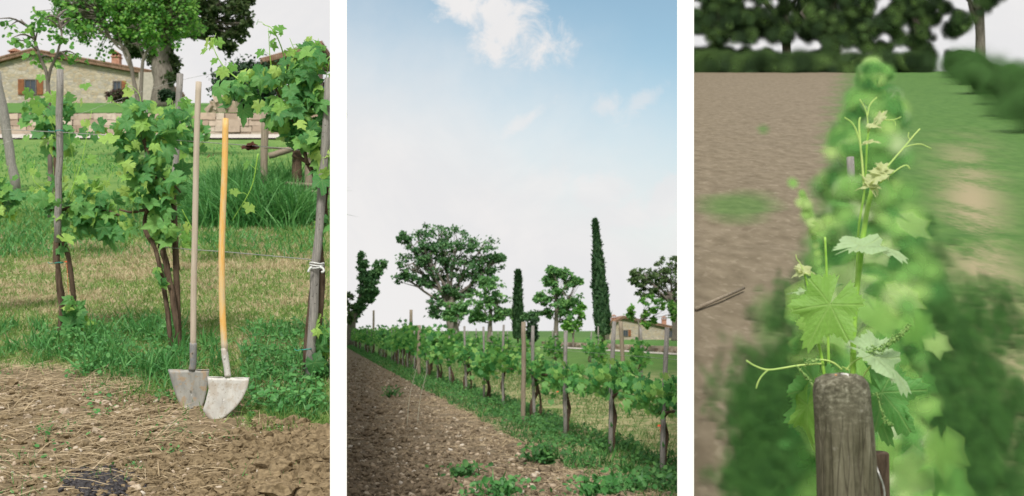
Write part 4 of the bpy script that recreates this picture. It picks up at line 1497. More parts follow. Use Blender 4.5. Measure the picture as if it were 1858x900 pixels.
# ---- the two spades
def spade(label, handle, r, mh, sock, socket_r, outline, mb, d, lean, bend=0.03, msock=None):
    base = P(outline[len(outline) // 2][0], outline[len(outline) // 2][1], d)
    root = empty('spade', base, label, 'spade')

    def PP(x, y):
        q = P(x, y, d)
        q[1] += lean * (q[2] - base[2])
        return q
    g = Geo()
    q = spl([PP(x, y) for x, y in handle], 24)
    g.tube(q, [r, r, r * 1.02, r * 1.05], 16)
    g.build('handle', mh, root)
    g = Geo()
    q = spl([PP(x, y) for x, y in sock], 12)
    g.tube(q, [socket_r * 1.02, socket_r, socket_r * .95, socket_r * 1.0], 16)
    c = PP(*sock[1]) + [0, -socket_r, 0]
    g.tube([c, c + [0, -.004, 0]], .004, 8)
    g.build('socket', msock or M['socket'], root)
    # blade as a pressed sheet: fan grid from centre line
    o_ = np.array([PP(x, y) for x, y in outline])
    cen = o_.mean(0)
    nr = 7
    V, F = [], []
    m_ = len(o_)
    # resample the outline
    cl_ = np.vstack([o_, o_[:1]])
    seg = np.concatenate([[0], np.cumsum(np.linalg.norm(np.diff(cl_, axis=0), axis=1))])
    tt = np.linspace(0, seg[-1], 61)[:-1]
    rs = np.stack([np.interp(tt, seg, cl_[:, j]) for j in range(3)], 1)
    ax = np.array([PP(*sock[-1])[0] - PP(*outline[m_ // 2])[0], 0, PP(*sock[-1])[2] - PP(*outline[m_ // 2])[2]])
    ax /= np.linalg.norm(ax)
    wv = np.array([ax[2], 0, -ax[0]])
    for i in range(nr + 1):
        for p in rs:
            q = cen + (p - cen) * (i / nr) if i else cen.copy()
            sx = abs((q - PP(*sock[-1])) @ wv)
            ll = -((q - PP(*sock[-1])) @ ax)
            q[1] += -bend * (sx / .1) ** 2 + 0.010 * math.exp(-(sx / .012) ** 2) * -1 * max(0, 1 - ll / .12)
            V.append(q)
    n2 = len(rs)
    for i in range(nr):
        for j in range(n2):
            a, b = i * n2 + j, i * n2 + (j + 1) % n2
            F.append([a, b, b + n2, a + n2])
    g = Geo()
    g.add(V, F)
    bl_ = g.build('blade', mb, root)
    so_ = bl_.modifiers.new('solid', 'SOLIDIFY')
    so_.thickness = .003
    # rolled tread at the top edge
    g = Geo()
    a, b = PP(*outline[0]), PP(*outline[1])
    for (s0, s1) in ((a, a + (b - a) * .36), (b, b - (b - a) * .36)):
        s0, s1 = s0.copy(), s1.copy()
        s0[1] -= bend * .6
        g.tube([s0, s1], .003, 8)
    g.build('tread', mb, root)
    return root


spade('long spade with a plain grey wooden handle and rusty grey blade, the left one', [(357, 146), (354, 250), (352, 400), (350, 540), (350, 632)], .0137, M['handle_grey'],
      [(350, 622), (350, 640), (350, 658), (348, 672)], .0165,
      [(306, 671), (380, 671), (378, 692), (374, 714), (368, 736), (362, 756), (338, 756), (328, 736), (319, 714), (312, 692)], M['blade_dark'], 5.13, 0.02, .014)
spade('spade with a yellow-orange curved handle and pale dusty blade, the right one', [(405, 212), (404, 300), (401, 400), (400, 470), (402, 560), (407, 640)], .0140, M['handle_yellow'],
      [(406, 632), (408, 650), (411, 668), (413, 684)], .0150,
      [(377, 684), (453, 686), (450, 702), (442, 720), (430, 737), (415, 751), (402, 761), (390, 768), (378, 758), (369, 744), (374, 728), (379, 706)], M['blade_light'], 4.95, 0.03, .016, msock=M['blade_light'])
# shaded wood stretches of the grey handle near its foot
# ---- soil, clods, stones, straw, grass of the left plot


def zfun_L(X, Y):
    return gzL(X, Y)


def lump(seed):
    r = np.random.default_rng(seed)
    # icosphere-like lump
    t = (1 + 5 ** .5) / 2
    V = np.array([[-1, t, 0], [1, t, 0], [-1, -t, 0], [1, -t, 0], [0, -1, t], [0, 1, t], [0, -1, -t], [0, 1, -t], [t, 0, -1], [t, 0, 1], [-t, 0, -1], [-t, 0, 1]], float)
    F = [[0, 11, 5], [0, 5, 1], [0, 1, 7], [0, 7, 10], [0, 10, 11], [1, 5, 9], [5, 11, 4], [11, 10, 2], [10, 7, 6], [7, 1, 8], [3, 9, 4], [3, 4, 2], [3, 2, 6], [3, 6, 8], [3, 8, 9],
         [4, 9, 5], [2, 4, 11], [6, 2, 10], [8, 6, 7], [9, 8, 1]]
    V /= np.linalg.norm(V[0])
    V = [v for v in V]
    cache, F2 = {}, []

    def mid(a, b):
        key = (min(a, b), max(a, b))
        if key not in cache:
            m_ = V[a] + V[b]
            V.append(m_ / np.linalg.norm(m_))
            cache[key] = len(V) - 1
        return cache[key]
    for a, b, c in F:
        x, y, z = mid(a, b), mid(b, c), mid(c, a)
        F2 += [[a, x, z], [b, y, x], [c, z, y], [x, y, z]]
    V = np.array(V)
    V *= (1 + r.normal(0, .20, len(V)))[:, None]
    V *= [1, r.uniform(.7, 1), r.uniform(.5, .8)]
    return V, np.array(F2), np.zeros((len(V), 2))


LUMPS = [lump(i) for i in range(5)]


def lumps(g, X, Y, zf, s, sink=.25, mi=0):
    for q in range(5):
        m_ = np.arange(len(X)) % 5 == q
        n_ = m_.sum()
        if n_:
            pos = np.stack([X[m_], Y[m_], zf(X[m_], Y[m_]) + s[m_] * (.5 - sink) * .6], 1)
            g.scatter(*LUMPS[q], pos, frames(n_, (0, 0, 1), (1, 0, 0), .35, 1.0), s[m_], mi)


def region_L(n_, d0, d1, x0=-40, x1=606, pw=1.0):
    Y = d0 + (d1 - d0) * RNG.uniform(0, 1, n_) ** pw
    X = (RNG.uniform(x0, x1, n_) - 929) / 2000 * Y
    return X, Y


# clods, thicker to the right
X, Y = region_L(26000, 3.9, 5.6)
pxx = 929 + X / Y * 2000
keep = (Y < soil_edge_L(X) + .12) & (RNG.uniform(0, 1, len(X)) < np.clip((pxx - 120) / 330, .10, 1))
keep &= ~((np.abs(pxx - 380) < 85) & (Y < 5.12) & (Y > 4.72))
X, Y, pxx = X[keep], Y[keep], pxx[keep]
g = Geo()
lumps(g, X, Y, gzL, RNG.gamma(1.2, .0046, len(X)) * (1 + .9 * np.clip((pxx - 400) / 150, 0, 1)) + .0018)
tag(g.build('soil_clods', M['clod'], smooth=False), 'loose clods of dug brown soil in front of the spades', 'soil', kind='stuff')
X, Y = region_L(1300, 3.9, 5.7)
keep = Y < soil_edge_L(X) + .1
g = Geo()
lumps(g, X[keep], Y[keep], gzL, np.minimum(RNG.gamma(1.5, .0035, keep.sum()) + .002, .016))
tag(g.build('gravel', M['pebble']), 'small pale stones scattered over the soil by the spades', 'gravel', kind='stuff')
for (x, y, s_, lab) in ((116, 752, .030, 'largest pale stone in the soil at left'), (50, 762, .022, 'grey angular stone near the left edge'), (178, 790, .026, 'tan stone with a rounded top in the soil'),
                        (246, 888, .020, 'white stone beside the dark wet patch at the bottom'), (192, 738, .022, 'pinkish stone in the soil left of the spades'), (312, 772, .018, 'tan lump of stone just below the grey blade')):
    d = 2874 / (y - 182)
    X0 = (x - 929) / 2000 * d
    g = Geo()
    z0 = float(gzL(np.array([X0]), np.array([d]))[0])
    g.scatter(*LUMPS[int(x) % 5], np.array([[X0, d, z0 + s_ * .2]]), frames(1, (0, 0, 1), (1, 0, 0), .3, .5), np.array([s_]))
    o = g.build('stone', M['pebble'], smooth=False)
    tag(o, lab, 'stone', 'larger stones in the soil')
# straw
n_ = 6200
X, Y = region_L(n_, 3.85, 5.95)
pxx = 929 + X / Y * 2000
keep = (Y < soil_edge_L(X) + .15) & (RNG.uniform(0, 1, n_) < np.clip(1.2 - (pxx - 200) / 330, .12, 1) * np.clip(.35 + .9 * vn(X * 3, Y * 5, 71), .1, 1))
X, Y = X[keep], Y[keep]
n_ = len(X)
a = RNG.normal(0, .9, n_)
dirs = np.stack([np.cos(a), np.sin(a) * .6, RNG.normal(0, .14, n_) + .209 * np.sin(a) * .6], 1)
dirs /= np.linalg.norm(dirs, axis=1)[:, None]
nrm = np.tile(np.array([0, -.5, .86]), (n_, 1))
xx = np.cross(dirs, nrm)
xx /= np.linalg.norm(xx, axis=1)[:, None]
nn = np.cross(xx, dirs)
R = np.stack([xx, -nn, dirs], 2)
L__ = RNG.uniform(.04, .17, n_)
pos = np.stack([X, Y, gzL(X, Y) + RNG.uniform(.002, .02, n_)], 1)
g = Geo()
tb = (np.array([[-.5, 0, 0], [.5, 0, 0], [-.5, -.05, .35], [.5, -.05, .35], [-.4, -.03, .7], [.4, -.03, .7], [0, .02, 1]], float), BLADE2[1], np.zeros((7, 2)))
g.scatter(*tb, pos, R, np.stack([RNG.uniform(.0018, .0042, n_), L__, L__], 1))
tag(g.build('straw', M['straw']), 'dry straw and dead stalks lying on the soil', 'straw', kind='stuff')
# dark charred wet patch at the bottom
g = Geo()
n_ = 500
d = 2874 / (RNG.normal(878, 12, n_) - 182)
X = (RNG.normal(180, 28, n_) - 929) / 2000 * d
lumps(g, X, d, gzL, RNG.uniform(.006, .018, n_))
tag(g.build('charcoal', mat('charred_bits', plain((.015, .013, .014), (.05, .045, .05), 80, .5, 0, .4))), 'dark charred patch of bits at the bottom edge of the soil', 'charcoal', kind='stuff')

# grass, green and dry, from the soil edge up the slope
n_ = 90000
X, Y = region_L(n_, 4.7, 14.5, pw=1.25)
keep = (Y > soil_edge_L(X) + RNG.normal(0, .10, n_))
X, Y = X[keep], Y[keep]
n_ = len(X)
dens = fbm(X * 2.6, Y * 2.0, 81) + .6 * fbm(X * 9, Y * 7, 82)
gm_ = dens + RNG.normal(0, .25, n_) + np.interp(Y, [5, 6.2, 7.5, 10, 12.0, 14], [.6, .35, .05, .12, .5, 1]) > 0
for m_, nm, mm, lab in ((~gm_, 'dry_grass', 'drygrass', 'short straw-coloured dry grass on the slope behind the spades'), (gm_, 'short_grass', 'midgrass', 'short green grass on the slope behind the spades')):
    g = Geo()
    x, y = X[m_], Y[m_]
    pos = np.stack([x, y, gzL(x, y)], 1)
    k_ = len(x)
    blades(g, pos, RNG.uniform(.018, .055, k_), RNG.uniform(.003, .006, k_) * np.clip(y / 6, 1, 2.2), .75)
    tag(g.build(nm, M[mm]), lab, 'grass', kind='stuff')
g = Geo()
n_ = 12000
X, Y = region_L(n_, 5.0, 8.5)
clump = fbm(X * 4, Y * 3.0, 83)
band = np.exp(-((Y - soil_edge_L(X) - .45) / .4) ** 2)
keep = (RNG.uniform(0, 1, n_) < np.clip(band * .9 + clump * .8 - .25, 0, 1)) & (Y > soil_edge_L(X))
X, Y = X[keep], Y[keep]
pos = np.stack([X, Y, gzL(X, Y)], 1)
blades(g, pos, RNG.uniform(.03, .09, len(X)), RNG.uniform(.004, .008, len(X)), .6, 0, BLADE2)
tag(g.build('green_grass', M['grass']), 'taller green grass under the row of vines', 'grass', kind='stuff')
# lush tufts near the middle vine, the spades and the right vine
g = Geo()
for (x0, x1, y0, y1, n_, h0, h1) in ((150, 330, 590, 690, 1900, .07, .16), (60, 200, 620, 670, 600, .05, .10), (330, 400, 620, 675, 350, .05, .12), (440, 600, 590, 700, 1700, .03, .10), (490, 580, 690, 765, 900, .02, .06),
                                     (-20, 90, 590, 640, 500, .05, .12), (270, 320, 670, 720, 160, .05, .12)):
    y = RNG.uniform(y0, y1, n_)
    x = RNG.uniform(x0, x1, n_)
    d = 2874 / (y - 182)
    X = (x - 929) / 2000 * d
    cl_ = fbm(X * 6, d * 6, 87)
    kp = cl_ > -.15
    X, d = X[kp], d[kp]
    pos = np.stack([X, d, gzL(X, d)], 1)
    blades(g, pos, RNG.uniform(h0, h1, len(X)), RNG.uniform(.006, .011, len(X)), .6, 0, BLADE2)
# broad weed leaves among them
for (x0, x1, y0, y1, n_) in ((120, 330, 590, 690, 700), (440, 590, 600, 760, 1300), (280, 330, 715, 735, 40), (150, 210, 720, 800, 30), (60, 130, 780, 830, 20), (290, 330, 815, 830, 16), (80, 180, 600, 650, 200), (0, 40, 625, 645, 40)):
    y = RNG.uniform(y0, y1, n_)
    x = RNG.uniform(x0, x1, n_)
    d = 2874 / (y - 182)
    X = (x - 929) / 2000 * d
    pos = np.stack([X, d, gzL(X, d) + RNG.uniform(.005, .09 if n_ > 100 else .02, n_)], 1)
    g.scatter(*OVAL, pos, frames(n_, (0, -.4, .9), (0, -.3, .3), .4, .9), RNG.uniform(.014, .034, n_))
tag(g.build('lush_weeds', M['lushgrass']), 'lush green weeds and grass tufts at the feet of the vines', 'weeds', kind='stuff')
g = Geo()
n_ = 2600
X, Y = region_L(n_, 3.95, 5.9)
kp = (Y < soil_edge_L(X) + .1) & (RNG.uniform(0, 1, n_) < np.clip(.05 + .8 * fbm(X * 4, Y * 5, 121) + .35 * np.exp(-((soil_edge_L(X) - Y) / .22) ** 2), 0, .8))
X, Y = X[kp], Y[kp]
m_ = len(X)
g.scatter(*OVAL, np.stack([X, Y, gzL(X, Y) + RNG.uniform(.004, .02, m_)], 1), frames(m_, (0, -.4, .9), (0, -.3, .3), .4, .9), RNG.uniform(.007, .018, m_))
X2, Y2 = np.repeat(X, 2) + RNG.normal(0, .03, 2 * m_), np.repeat(Y, 2) + RNG.normal(0, .03, 2 * m_)
blades(g, np.stack([X2, Y2, gzL(X2, Y2)], 1), RNG.uniform(.02, .06, 2 * m_), RNG.uniform(.002, .004, 2 * m_), .7)
tag(g.build('seedlings', M['lushgrass']), 'tiny green weed seedlings coming up through the dug soil', 'weeds', kind='stuff')
# tall dense grass behind
g = Geo()
n_ = 17000
y = 372 + 36 * RNG.uniform(0, 1, n_) ** 1.3 + RNG.normal(0, 5, n_)
x = RNG.uniform(335, 562, n_)
d = 2874 / (y - 182)
X = (x - 929) / 2000 * d
pos = np.stack([X, d, zL(d)], 1)
hh = np.interp(x, [345, 400, 470, 520, 606], [.30, .60, .60, .5, .45]) * np.clip(.85 + .5 * fbm(X * 2, d * 2, 113), .4, 1.3)
blades(g, pos, hh * RNG.uniform(.5, 1.1, n_), RNG.uniform(.012, .022, n_), .42, 0, BLADE2)
n_ = 16000
y = RNG.uniform(262, 470, n_)
x = RNG.uniform(-30, 590, n_)
d = 2874 / (y - 182)
X = (x - 929) / 2000 * d
pos = np.stack([X, d, zL(d)], 1)
kk = RNG.random(n_) < np.clip(.5 + fbm(X * .8, d * .5, 111), .1, 1)
blades(g, pos[kk], RNG.uniform(.04, .13, n_)[kk], (RNG.uniform(.008, .014, n_) * np.clip(d / 12, 1, 2.5))[kk], .5, 0, BLADE2)
tag(g.build('tall_grass', M['lushgrass']), 'tall dense green grass in front of the wooden rails', 'grass', kind='stuff')
# poppies
for (x, y, d, lab) in ((121, 475, 7.4, 'red poppy between the two trunks of the left vine'),):
    g = Geo()
    c = P(x, y, d)
    for q in range(5):
        leaf_at(g, OVAL, c, .018, (0, -.3, .9), (math.cos(q * 1.26), math.sin(q * 1.26), .3))
    zz = float(zL(d))
    g.tube([c, [c[0] + .02, c[1], zz]], .0012, 4)
    tag(g.build('poppy', M['poppy']), lab, 'poppy')

# ================================================================== MIDDLE PLOT
def row_vine(n_leaf, seed, broad=1.0, low=.50, high=.98, size=(.055, .085), tmpl=LEAF_S):
    """prototype: foot at the origin, the row runs along +-(0.178, -1) direction; returns (trunk mesh, foliage mesh)"""
    global RNG
    old, RNG = RNG, np.random.default_rng(seed)
    g = Geo()
    h = RNG.uniform(.60, .70)
    rd = np.array([.175, -.985, 0])
    g.tube(spl([[0, 0, -.08], [RNG.normal(0, .04), 0, h * .35], [RNG.normal(0, .05), RNG.normal(0, .04), h * .7], [0, 0, h]], 10), [.040, .030, .026], 9, wob=.2)
    if RNG.random() < .6:
        g.tube(spl([[.05, 0, -.05], [.09, .02, h * .4], [.03, 0, h * .95]], 8), [.022, .016], 7, wob=.2)
    for s in (-1, 1):
        g.tube(spl([[0, 0, h], rd * s * .3 + [0, 0, h + .10], rd * s * 1.05 + [0, 0, h + .12]], 10), [.022, .012], 7, wob=.15)
    T = g
    f = Geo()
    # clumps along the cordon plus upright ones near the stake
    nc = 20
    for i in range(nc):
        t = RNG.uniform(-1, 1)
        up = RNG.random() < .3
        zc = RNG.uniform(h + .18, high + .15) if up else RNG.normal(h + .16, .10)
        t = t * (.45 if up else 1.05) * broad
        c = rd * t + np.array([RNG.normal(0, .09), 0, max(low + .08, zc - .02)])
        m_ = int(n_leaf / nc * RNG.uniform(.6, 1.4))
        pos = c + RNG.normal(0, 1, (m_, 3)) * np.array([.09, .12, .072])
        f.scatter(*tmpl, pos, frames(m_, (0, -.7, .6), (0, -.1, -.8), .55, .55), RNG.uniform(*size, m_))
    # a few shoots
    for i in range(4):
        t = RNG.uniform(-.9, .9)
        b = rd * t + np.array([0, 0, h + .2])
        e = b + np.array([RNG.normal(0, .12), RNG.normal(0, .12), RNG.uniform(.22, .42)])
        q = spl([b, (b + e) / 2 + RNG.normal(0, .03, 3), e], 8)
        T.tube(q, [.005, .002], 4, cap=False)
        f.scatter(*tmpl, q[2:], frames(6, (0, -.8, .4), (0, 0, -.7), .6, .6), np.linspace(.055, .025, 6))
    # low suckers on the trunk
    m_ = 4
    f.scatter(*tmpl, RNG.normal(0, 1, (m_, 3)) * [.06, .06, .10] + [0, 0, .18], frames(m_, (0, -.7, .6), (0, -.1, -.8), .5, .5), RNG.uniform(.03, .05, m_))
    RNG = old
    return T, f


protos = []
for i in range(6):
    T, f = row_vine(270 if i < 3 else 210, 100 + i, size=(.05, .085) if i < 3 else (.07, .11), high=.98 if i < 3 else 1.25, tmpl=LEAF_S)
    root = empty('grapevine', (0, 0, 0), 'x', 'grapevine')
    a = T.build('trunk', M['bark'], root)
    b = f.build('foliage', M['vine_far'], root)
    protos.append([root, a, b, False])
stg = Geo()
stg.tube(spl([[0, 0, -.1], [.01, .01, .8], [-.005, 0, 1.62]], 7), [.027, .024], 8, wob=.08)
stake_me = stg.build('wooden_stake', M['stake']).data
first_stake = [bpy.data.objects['wooden_stake.%03d' % 6] if 'wooden_stake.%03d' % 6 in bpy.data.objects else None]
for o in list(COL.objects):
    if o.type == 'MESH' and o.data == stake_me:
        first_stake = [o]


def put_vine(x, d, label, group, near=True, rz=0.0, sc=1.0, mx=False):
    i = RNG.integers(0, 3) if near else RNG.integers(3, 6)
    root, a, b, used = protos[i]
    z = float(gzM(np.array([x]), np.array([d]))[0])
    if not used:
        protos[i][3] = True
        r = root
    else:
        r = root.copy()
        COL.objects.link(r)
        for ch in (a, b):
            c = ch.copy()
            COL.objects.link(c)
            c.parent = r
    r.location = (x, d, z)
    r.rotation_euler = (0, 0, rz + (math.pi if mx else 0))
    r.scale = (sc, sc, sc)
    r['label'], r['group'] = label, group
    return r


def put_stake(x, d, label, group, h=1.0, rad=1.0, tilt=(0, 0)):
    o = first_stake[0]
    if o.get('placed'):
        o = o.copy()
        COL.objects.link(o)
    o['placed'] = 1
    z = float(gzM(np.array([x]), np.array([d]))[0])
    o.location = (x, d, z)
    o.scale = (rad, rad, h)
    o.rotation_euler = (tilt[0], tilt[1], RNG.uniform(0, 6))
    tag(o, label, 'stake', group)
    return o


G1, G2, G3 = 'grapevines of the front row in the open vineyard', 'grapevines of the second row in the open vineyard', 'grapevines of the far row in the open vineyard'
S1, S2, S3 = 'stakes of the front row in the open vineyard', 'stakes of the second row in the open vineyard', 'stakes of the far row in the open vineyard'
front = [(1203, 862), (1110, 822), (1028, 793), (972, 762), (915, 742), (880, 728), (848, 712), (818, 700), (795, 693), (776, 684)]
ds_ = [3100 / (y - 600) for x, y in front]
xs_ = [(x - 929) / 2000 * q for (x, y), q in zip(front, ds_)]
dd = ds_[-1]
while dd < 112:
    dd += 2.5 if dd < 60 else 3.2
    ds_.append(dd)
    xs_.append(float(row_x(dd)) + RNG.normal(0, .12))
for i, (x, d) in enumerate(zip(xs_, ds_)):
    o_ = ORD[i]
    put_vine(x, d, f'grapevine in the front row of the open vineyard, {o_} from the near right end', G1, d < 30, RNG.normal(0, .08), .97 + RNG.normal(0, .05) + np.clip((d - 18) / 70, 0, .25), RNG.random() < .5)
    put_stake(x - .02, d - .09, f'thin grey stake of the {o_} vine from the near right end of the front row', S1,
              h=RNG.uniform(.92, 1.03), rad=RNG.uniform(.8, 1.2), tilt=(RNG.normal(0, .02), RNG.normal(0, .025)))
dd, i = 25.5, 0
while dd < 100:
    x = float(row_x(dd, 5.2)) + RNG.normal(0, .1)
    put_vine(x, dd, f'grapevine in the second row of the open vineyard, {ORD[i]} from its near end', G2, dd < 30, RNG.normal(0, .1), .92, RNG.random() < .5)
    put_stake(x + .05, dd + .05, f'grey stake of the {ORD[i]} vine from the near end of the second row', S2, h=RNG.uniform(.9, 1.05), rad=RNG.uniform(.9, 1.5), tilt=(RNG.normal(0, .02), RNG.normal(0, .03)))
    dd += RNG.uniform(4.6, 6.2)
    i += 1
dd, i = 54, 0
while dd < 112:
    x = float(row_x(dd, 9.6)) + RNG.normal(0, .1)
    put_vine(x, dd, f'small grapevine in the far third row of the open vineyard, {ORD[i]} from its near end', G3, False, RNG.normal(0, .1), .85, RNG.random() < .5)
    put_stake(x + .05, dd + .05, f'grey stake of the {ORD[i]} vine from the near end of the third row', S3, h=RNG.uniform(.9, 1.05), rad=1.4, tilt=(RNG.normal(0, .02), RNG.normal(0, .03)))
    dd += RNG.uniform(7, 10)
    i += 1


def post_px(x, yt, yb, w_, m_, lab, tilt=0):
    d = 3100 / (yb - 600)
    stake('wooden_post', P(x + tilt, yb + 4, d), P(x, yt, d), w_ / 2 * d / 2000, w_ / 2 * d / 2000 * .95, m_, lab, 'post', 'heavier posts of the open vineyard')


post_px(950, 584, 768, 9, M['stake_pale'], 'thick pale round post in the middle of the front row')
post_px(1126, 583, 700, 8, M['stake_pale'], 'thick pale leaning post in the second row before the distant farmhouse', 6)
post_px(746, 562, 664, 6, M['stake_pale'], 'tall grey post rising above the front row at left')
post_px(760, 590, 680, 7, M['stake_pale'], 'pale brown post left of the small tree, in the front row')
post_px(648 + 30, 563, 640, 4, M['stake_pale'], 'tall post at the far left end of the front row')
# the row wires
for zw in (.72, 1.25):
    g = Geo()
    g.tube(np.array([[float(row_x(q)), q, zw] for q in np.linspace(9, 112, 40)]), .0022, 4)
    tag(g.build('trellis_wire', M['wire']), 'lower wire along the front vineyard row' if zw < 1 else 'upper wire along the front vineyard row', 'wire', 'wires of the open vineyard')

# grass and weeds of the open vineyard
def gm_scatter(n_, d0, d1, f0, f1, pw=1.6):
    Y = d0 + (d1 - d0) * RNG.uniform(0, 1, n_) ** pw
    X = row_x(Y) + RNG.uniform(f0, f1, n_)
    kp = np.abs(X / Y) < EDGE
    return X[kp], Y[kp]


g = Geo()
X, Y = gm_scatter(80000, 9.5, 60, -.9, 6)
c_ = fbm(X * 1.1, Y * .8, 91)
kp = RNG.uniform(0, 1, len(X)) < np.clip(.62 + c_ * .6, .1, 1)
X, Y = X[kp], Y[kp]
blades(g, np.stack([X, Y, gzM(X, Y)], 1), RNG.uniform(.03, .11, len(X)), RNG.uniform(.008, .016, len(X)) * np.clip(Y / 18, 1, 2.5), .6)
tag(g.build('meadow_grass', M['dryM']), 'mixed short grass between the vineyard rows', 'grass', kind='stuff')
g = Geo()
X, Y = gm_scatter(34000, 9.5, 110, -.95, .45)
c_ = fbm(X * 1.6, Y * 1.2, 93)
kp = RNG.uniform(0, 1, len(X)) < np.clip(.55 + c_ * .9, .05, 1)
X, Y = X[kp], Y[kp]
blades(g, np.stack([X, Y, gzM(X, Y)], 1), RNG.uniform(.06, .20, len(X)) * np.clip(.8 + .5 * fbm(X, Y, 94), .4, 1.4), RNG.uniform(.012, .024, len(X)) * np.clip(Y / 22, 1, 3), .45, 0, BLADE2)
X, Y = gm_scatter(9000, 10, 34, -.8, .4)
c_ = fbm(X * 2, Y * 1.6, 96)
kp = c_ > -.05
X, Y = X[kp], Y[kp]
g.scatter(*OVAL, np.stack([X, Y, gzM(X, Y) + RNG.uniform(.02, .16, len(X))], 1), frames(len(X), (0, -.4, .9), (0, -.3, .2), .4, .9), RNG.uniform(.03, .07, len(X)))
tag(g.build('weeds', M['weedM']), 'dark green weeds along the foot of the front row', 'weeds', kind='stuff')


def weed_plant(x, y, h, n_, label, spread=.12):
    d = 3100 / (y - 600)
    X0 = (x - 929) / 2000 * d
    g = Geo()
    pos = np.stack([X0 + RNG.normal(0, spread * .5, n_), d + RNG.normal(0, spread * .5, n_), np.zeros(n_)], 1)
    pos[:, 2] = gzM(pos[:, 0], pos[:, 1])
    blades(g, pos, h * RNG.uniform(.5, 1.1, n_), RNG.uniform(.02, .035, n_), .6, 0, BLADE2)
    m_ = n_ * 2
    p2 = np.stack([X0 + RNG.normal(0, spread, m_), d + RNG.normal(0, spread, m_), RNG.uniform(.05, .9, m_) * h], 1)
    g.scatter(*OVAL, p2, frames(m_, (0, -.5, .8), (0, -.2, .5), .4, .9), RNG.uniform(.04, .08, m_))
    return tag(g.build('weed_plant', M['weedM'] if y < 870 else M['lushgrass']), label, 'plant', 'weeds standing alone in the soil')


weed_plant(988, 843, .26, 70, 'bushy green weed alone at the edge of the soil below the thick pale post', .14)
weed_plant(905, 903, .20, 60, 'broad low weed at the bottom centre of the open vineyard soil', .18)
weed_plant(1080, 905, .22, 60, 'spiky bright weed at the bottom edge below the second near vine', .14)
weed_plant(840, 868, .16, 40, 'low round weed in the middle of the bare soil', .13)
weed_plant(710, 722, .30, 30, 'small weed at left where soil meets the vine row', .12)
weed_plant(1140, 895, .2, 60, 'leafy low weed near the bottom right of the vineyard', .2)
for (x, y, h, lab) in ((738, 775, 1.0, 'thin pale dry stalk standing in the soil, the left one of two'), (757, 770, .85, 'thin pale dry stalk leaning in the soil, the right one of two')):
    d = 3100 / (y - 600)
    X0 = (x - 929) / 2000 * d
    g = Geo()
    tl = RNG.normal(0, .03)
    q = spl([[X0, d, -.02], [X0 + .05, d, h * .5], [X0 + .12 + tl, d, h]], 10)
    g.tube(q, [.007, .003], 5)
    for p in q[4:]:
        g.tube([p, p + [RNG.choice([-1, 1]) * .05, 0, .07]], [.003, .001], 4)
    tag(g.build('dry_stalk', M['sticks']), lab, 'stalk', 'dry stalks')
for (x, y, lab) in ((716, 655, 'red poppy at the far left under the vine row'), (1013, 722, 'red poppy in the grass behind the middle vines'), (1198, 790, 'orange-red poppy beside the nearest vine')):
    d = 3100 / (y - 600)
    c = np.array([(x - 929) / 2000 * d, d, .14])
    g = Geo()
    for q in range(5):
        leaf_at(g, OVAL, c, .05, (0, -.3, .9), (math.cos(q * 1.26), math.sin(q * 1.26), .3))
    g.tube([c, c - [0, 0, .14]], .003, 4)
    tag(g.build('poppy', M['poppy']), lab, 'poppy', 'poppies in the open vineyard')

# stones and clods on the soil
n_ = 26000
Y = 9.6 + 55 * RNG.uniform(0, 1, n_) ** 2.0
X = RNG.uniform(-EDGE, EDGE, n_) * Y
kp = X < row_x(Y) - .8 + RNG.normal(0, .25, n_)
X, Y = X[kp], Y[kp]
g = Geo()
m_ = RNG.random(len(X)) < .72
s_ = RNG.gamma(2, .012, len(X)) + .006
lumps(g, X[m_], Y[m_], gzM, s_[m_] * .85)
tag(g.build('soil_clods', M['clodM'], smooth=False), 'crumbled brown soil clods of the open field', 'soil', kind='stuff')
g = Geo()
lumps(g, X[~m_], Y[~m_], gzM, np.clip(s_[~m_] * .62, .006, .04))
tag(g.build('gravel', M['pebble']), 'whitish stones strewn over the open field soil', 'gravel', kind='stuff')
n_ = 4500
Y = 9.6 + 16 * RNG.uniform(0, 1, n_) ** 1.6
X = row_x(Y) - .8 - RNG.gamma(1.3, .4, n_) + .3
kp = np.abs(X / Y) < EDGE
X, Y = X[kp], Y[kp]
n_ = len(X)
g = Geo()
a = RNG.uniform(0, 6.28, n_)
dirs = np.stack([np.cos(a), np.sin(a), RNG.normal(.1, .1, n_)], 1)
dirs /= np.linalg.norm(dirs, axis=1)[:, None]
xx = np.cross(dirs, np.tile([0, -.5, .86], (n_, 1)))
xx /= np.linalg.norm(xx, axis=1)[:, None]
R = np.stack([xx, -np.cross(xx, dirs), dirs], 2)
L__ = RNG.uniform(.08, .28, n_)
g.scatter(*tb, np.stack([X, Y, gzM(X, Y) + .015], 1), R, np.stack([RNG.uniform(.004, .008, n_), L__, L__], 1))
tag(g.build('straw', M['straw']), 'dry straw along the edge of the open field', 'straw', kind='stuff')

# ================================================================== RIGHT PLOT
DP = 1.8


def Q(x, y, d=DP):
    return P(x, y, d)


# the old post
g = Geo()
n_ = 140
prof = [(678, 0), (678.3, 12), (679.5, 26), (683, 37), (689, 43.5), (697, 47), (710, 49), (760, 50.5), (850, 53), (900, 54), (1100, 57), (1600, 60), (2010, 62)]
V, F = [], []
a = np.linspace(0, 2 * np.pi, n_, endpoint=False)
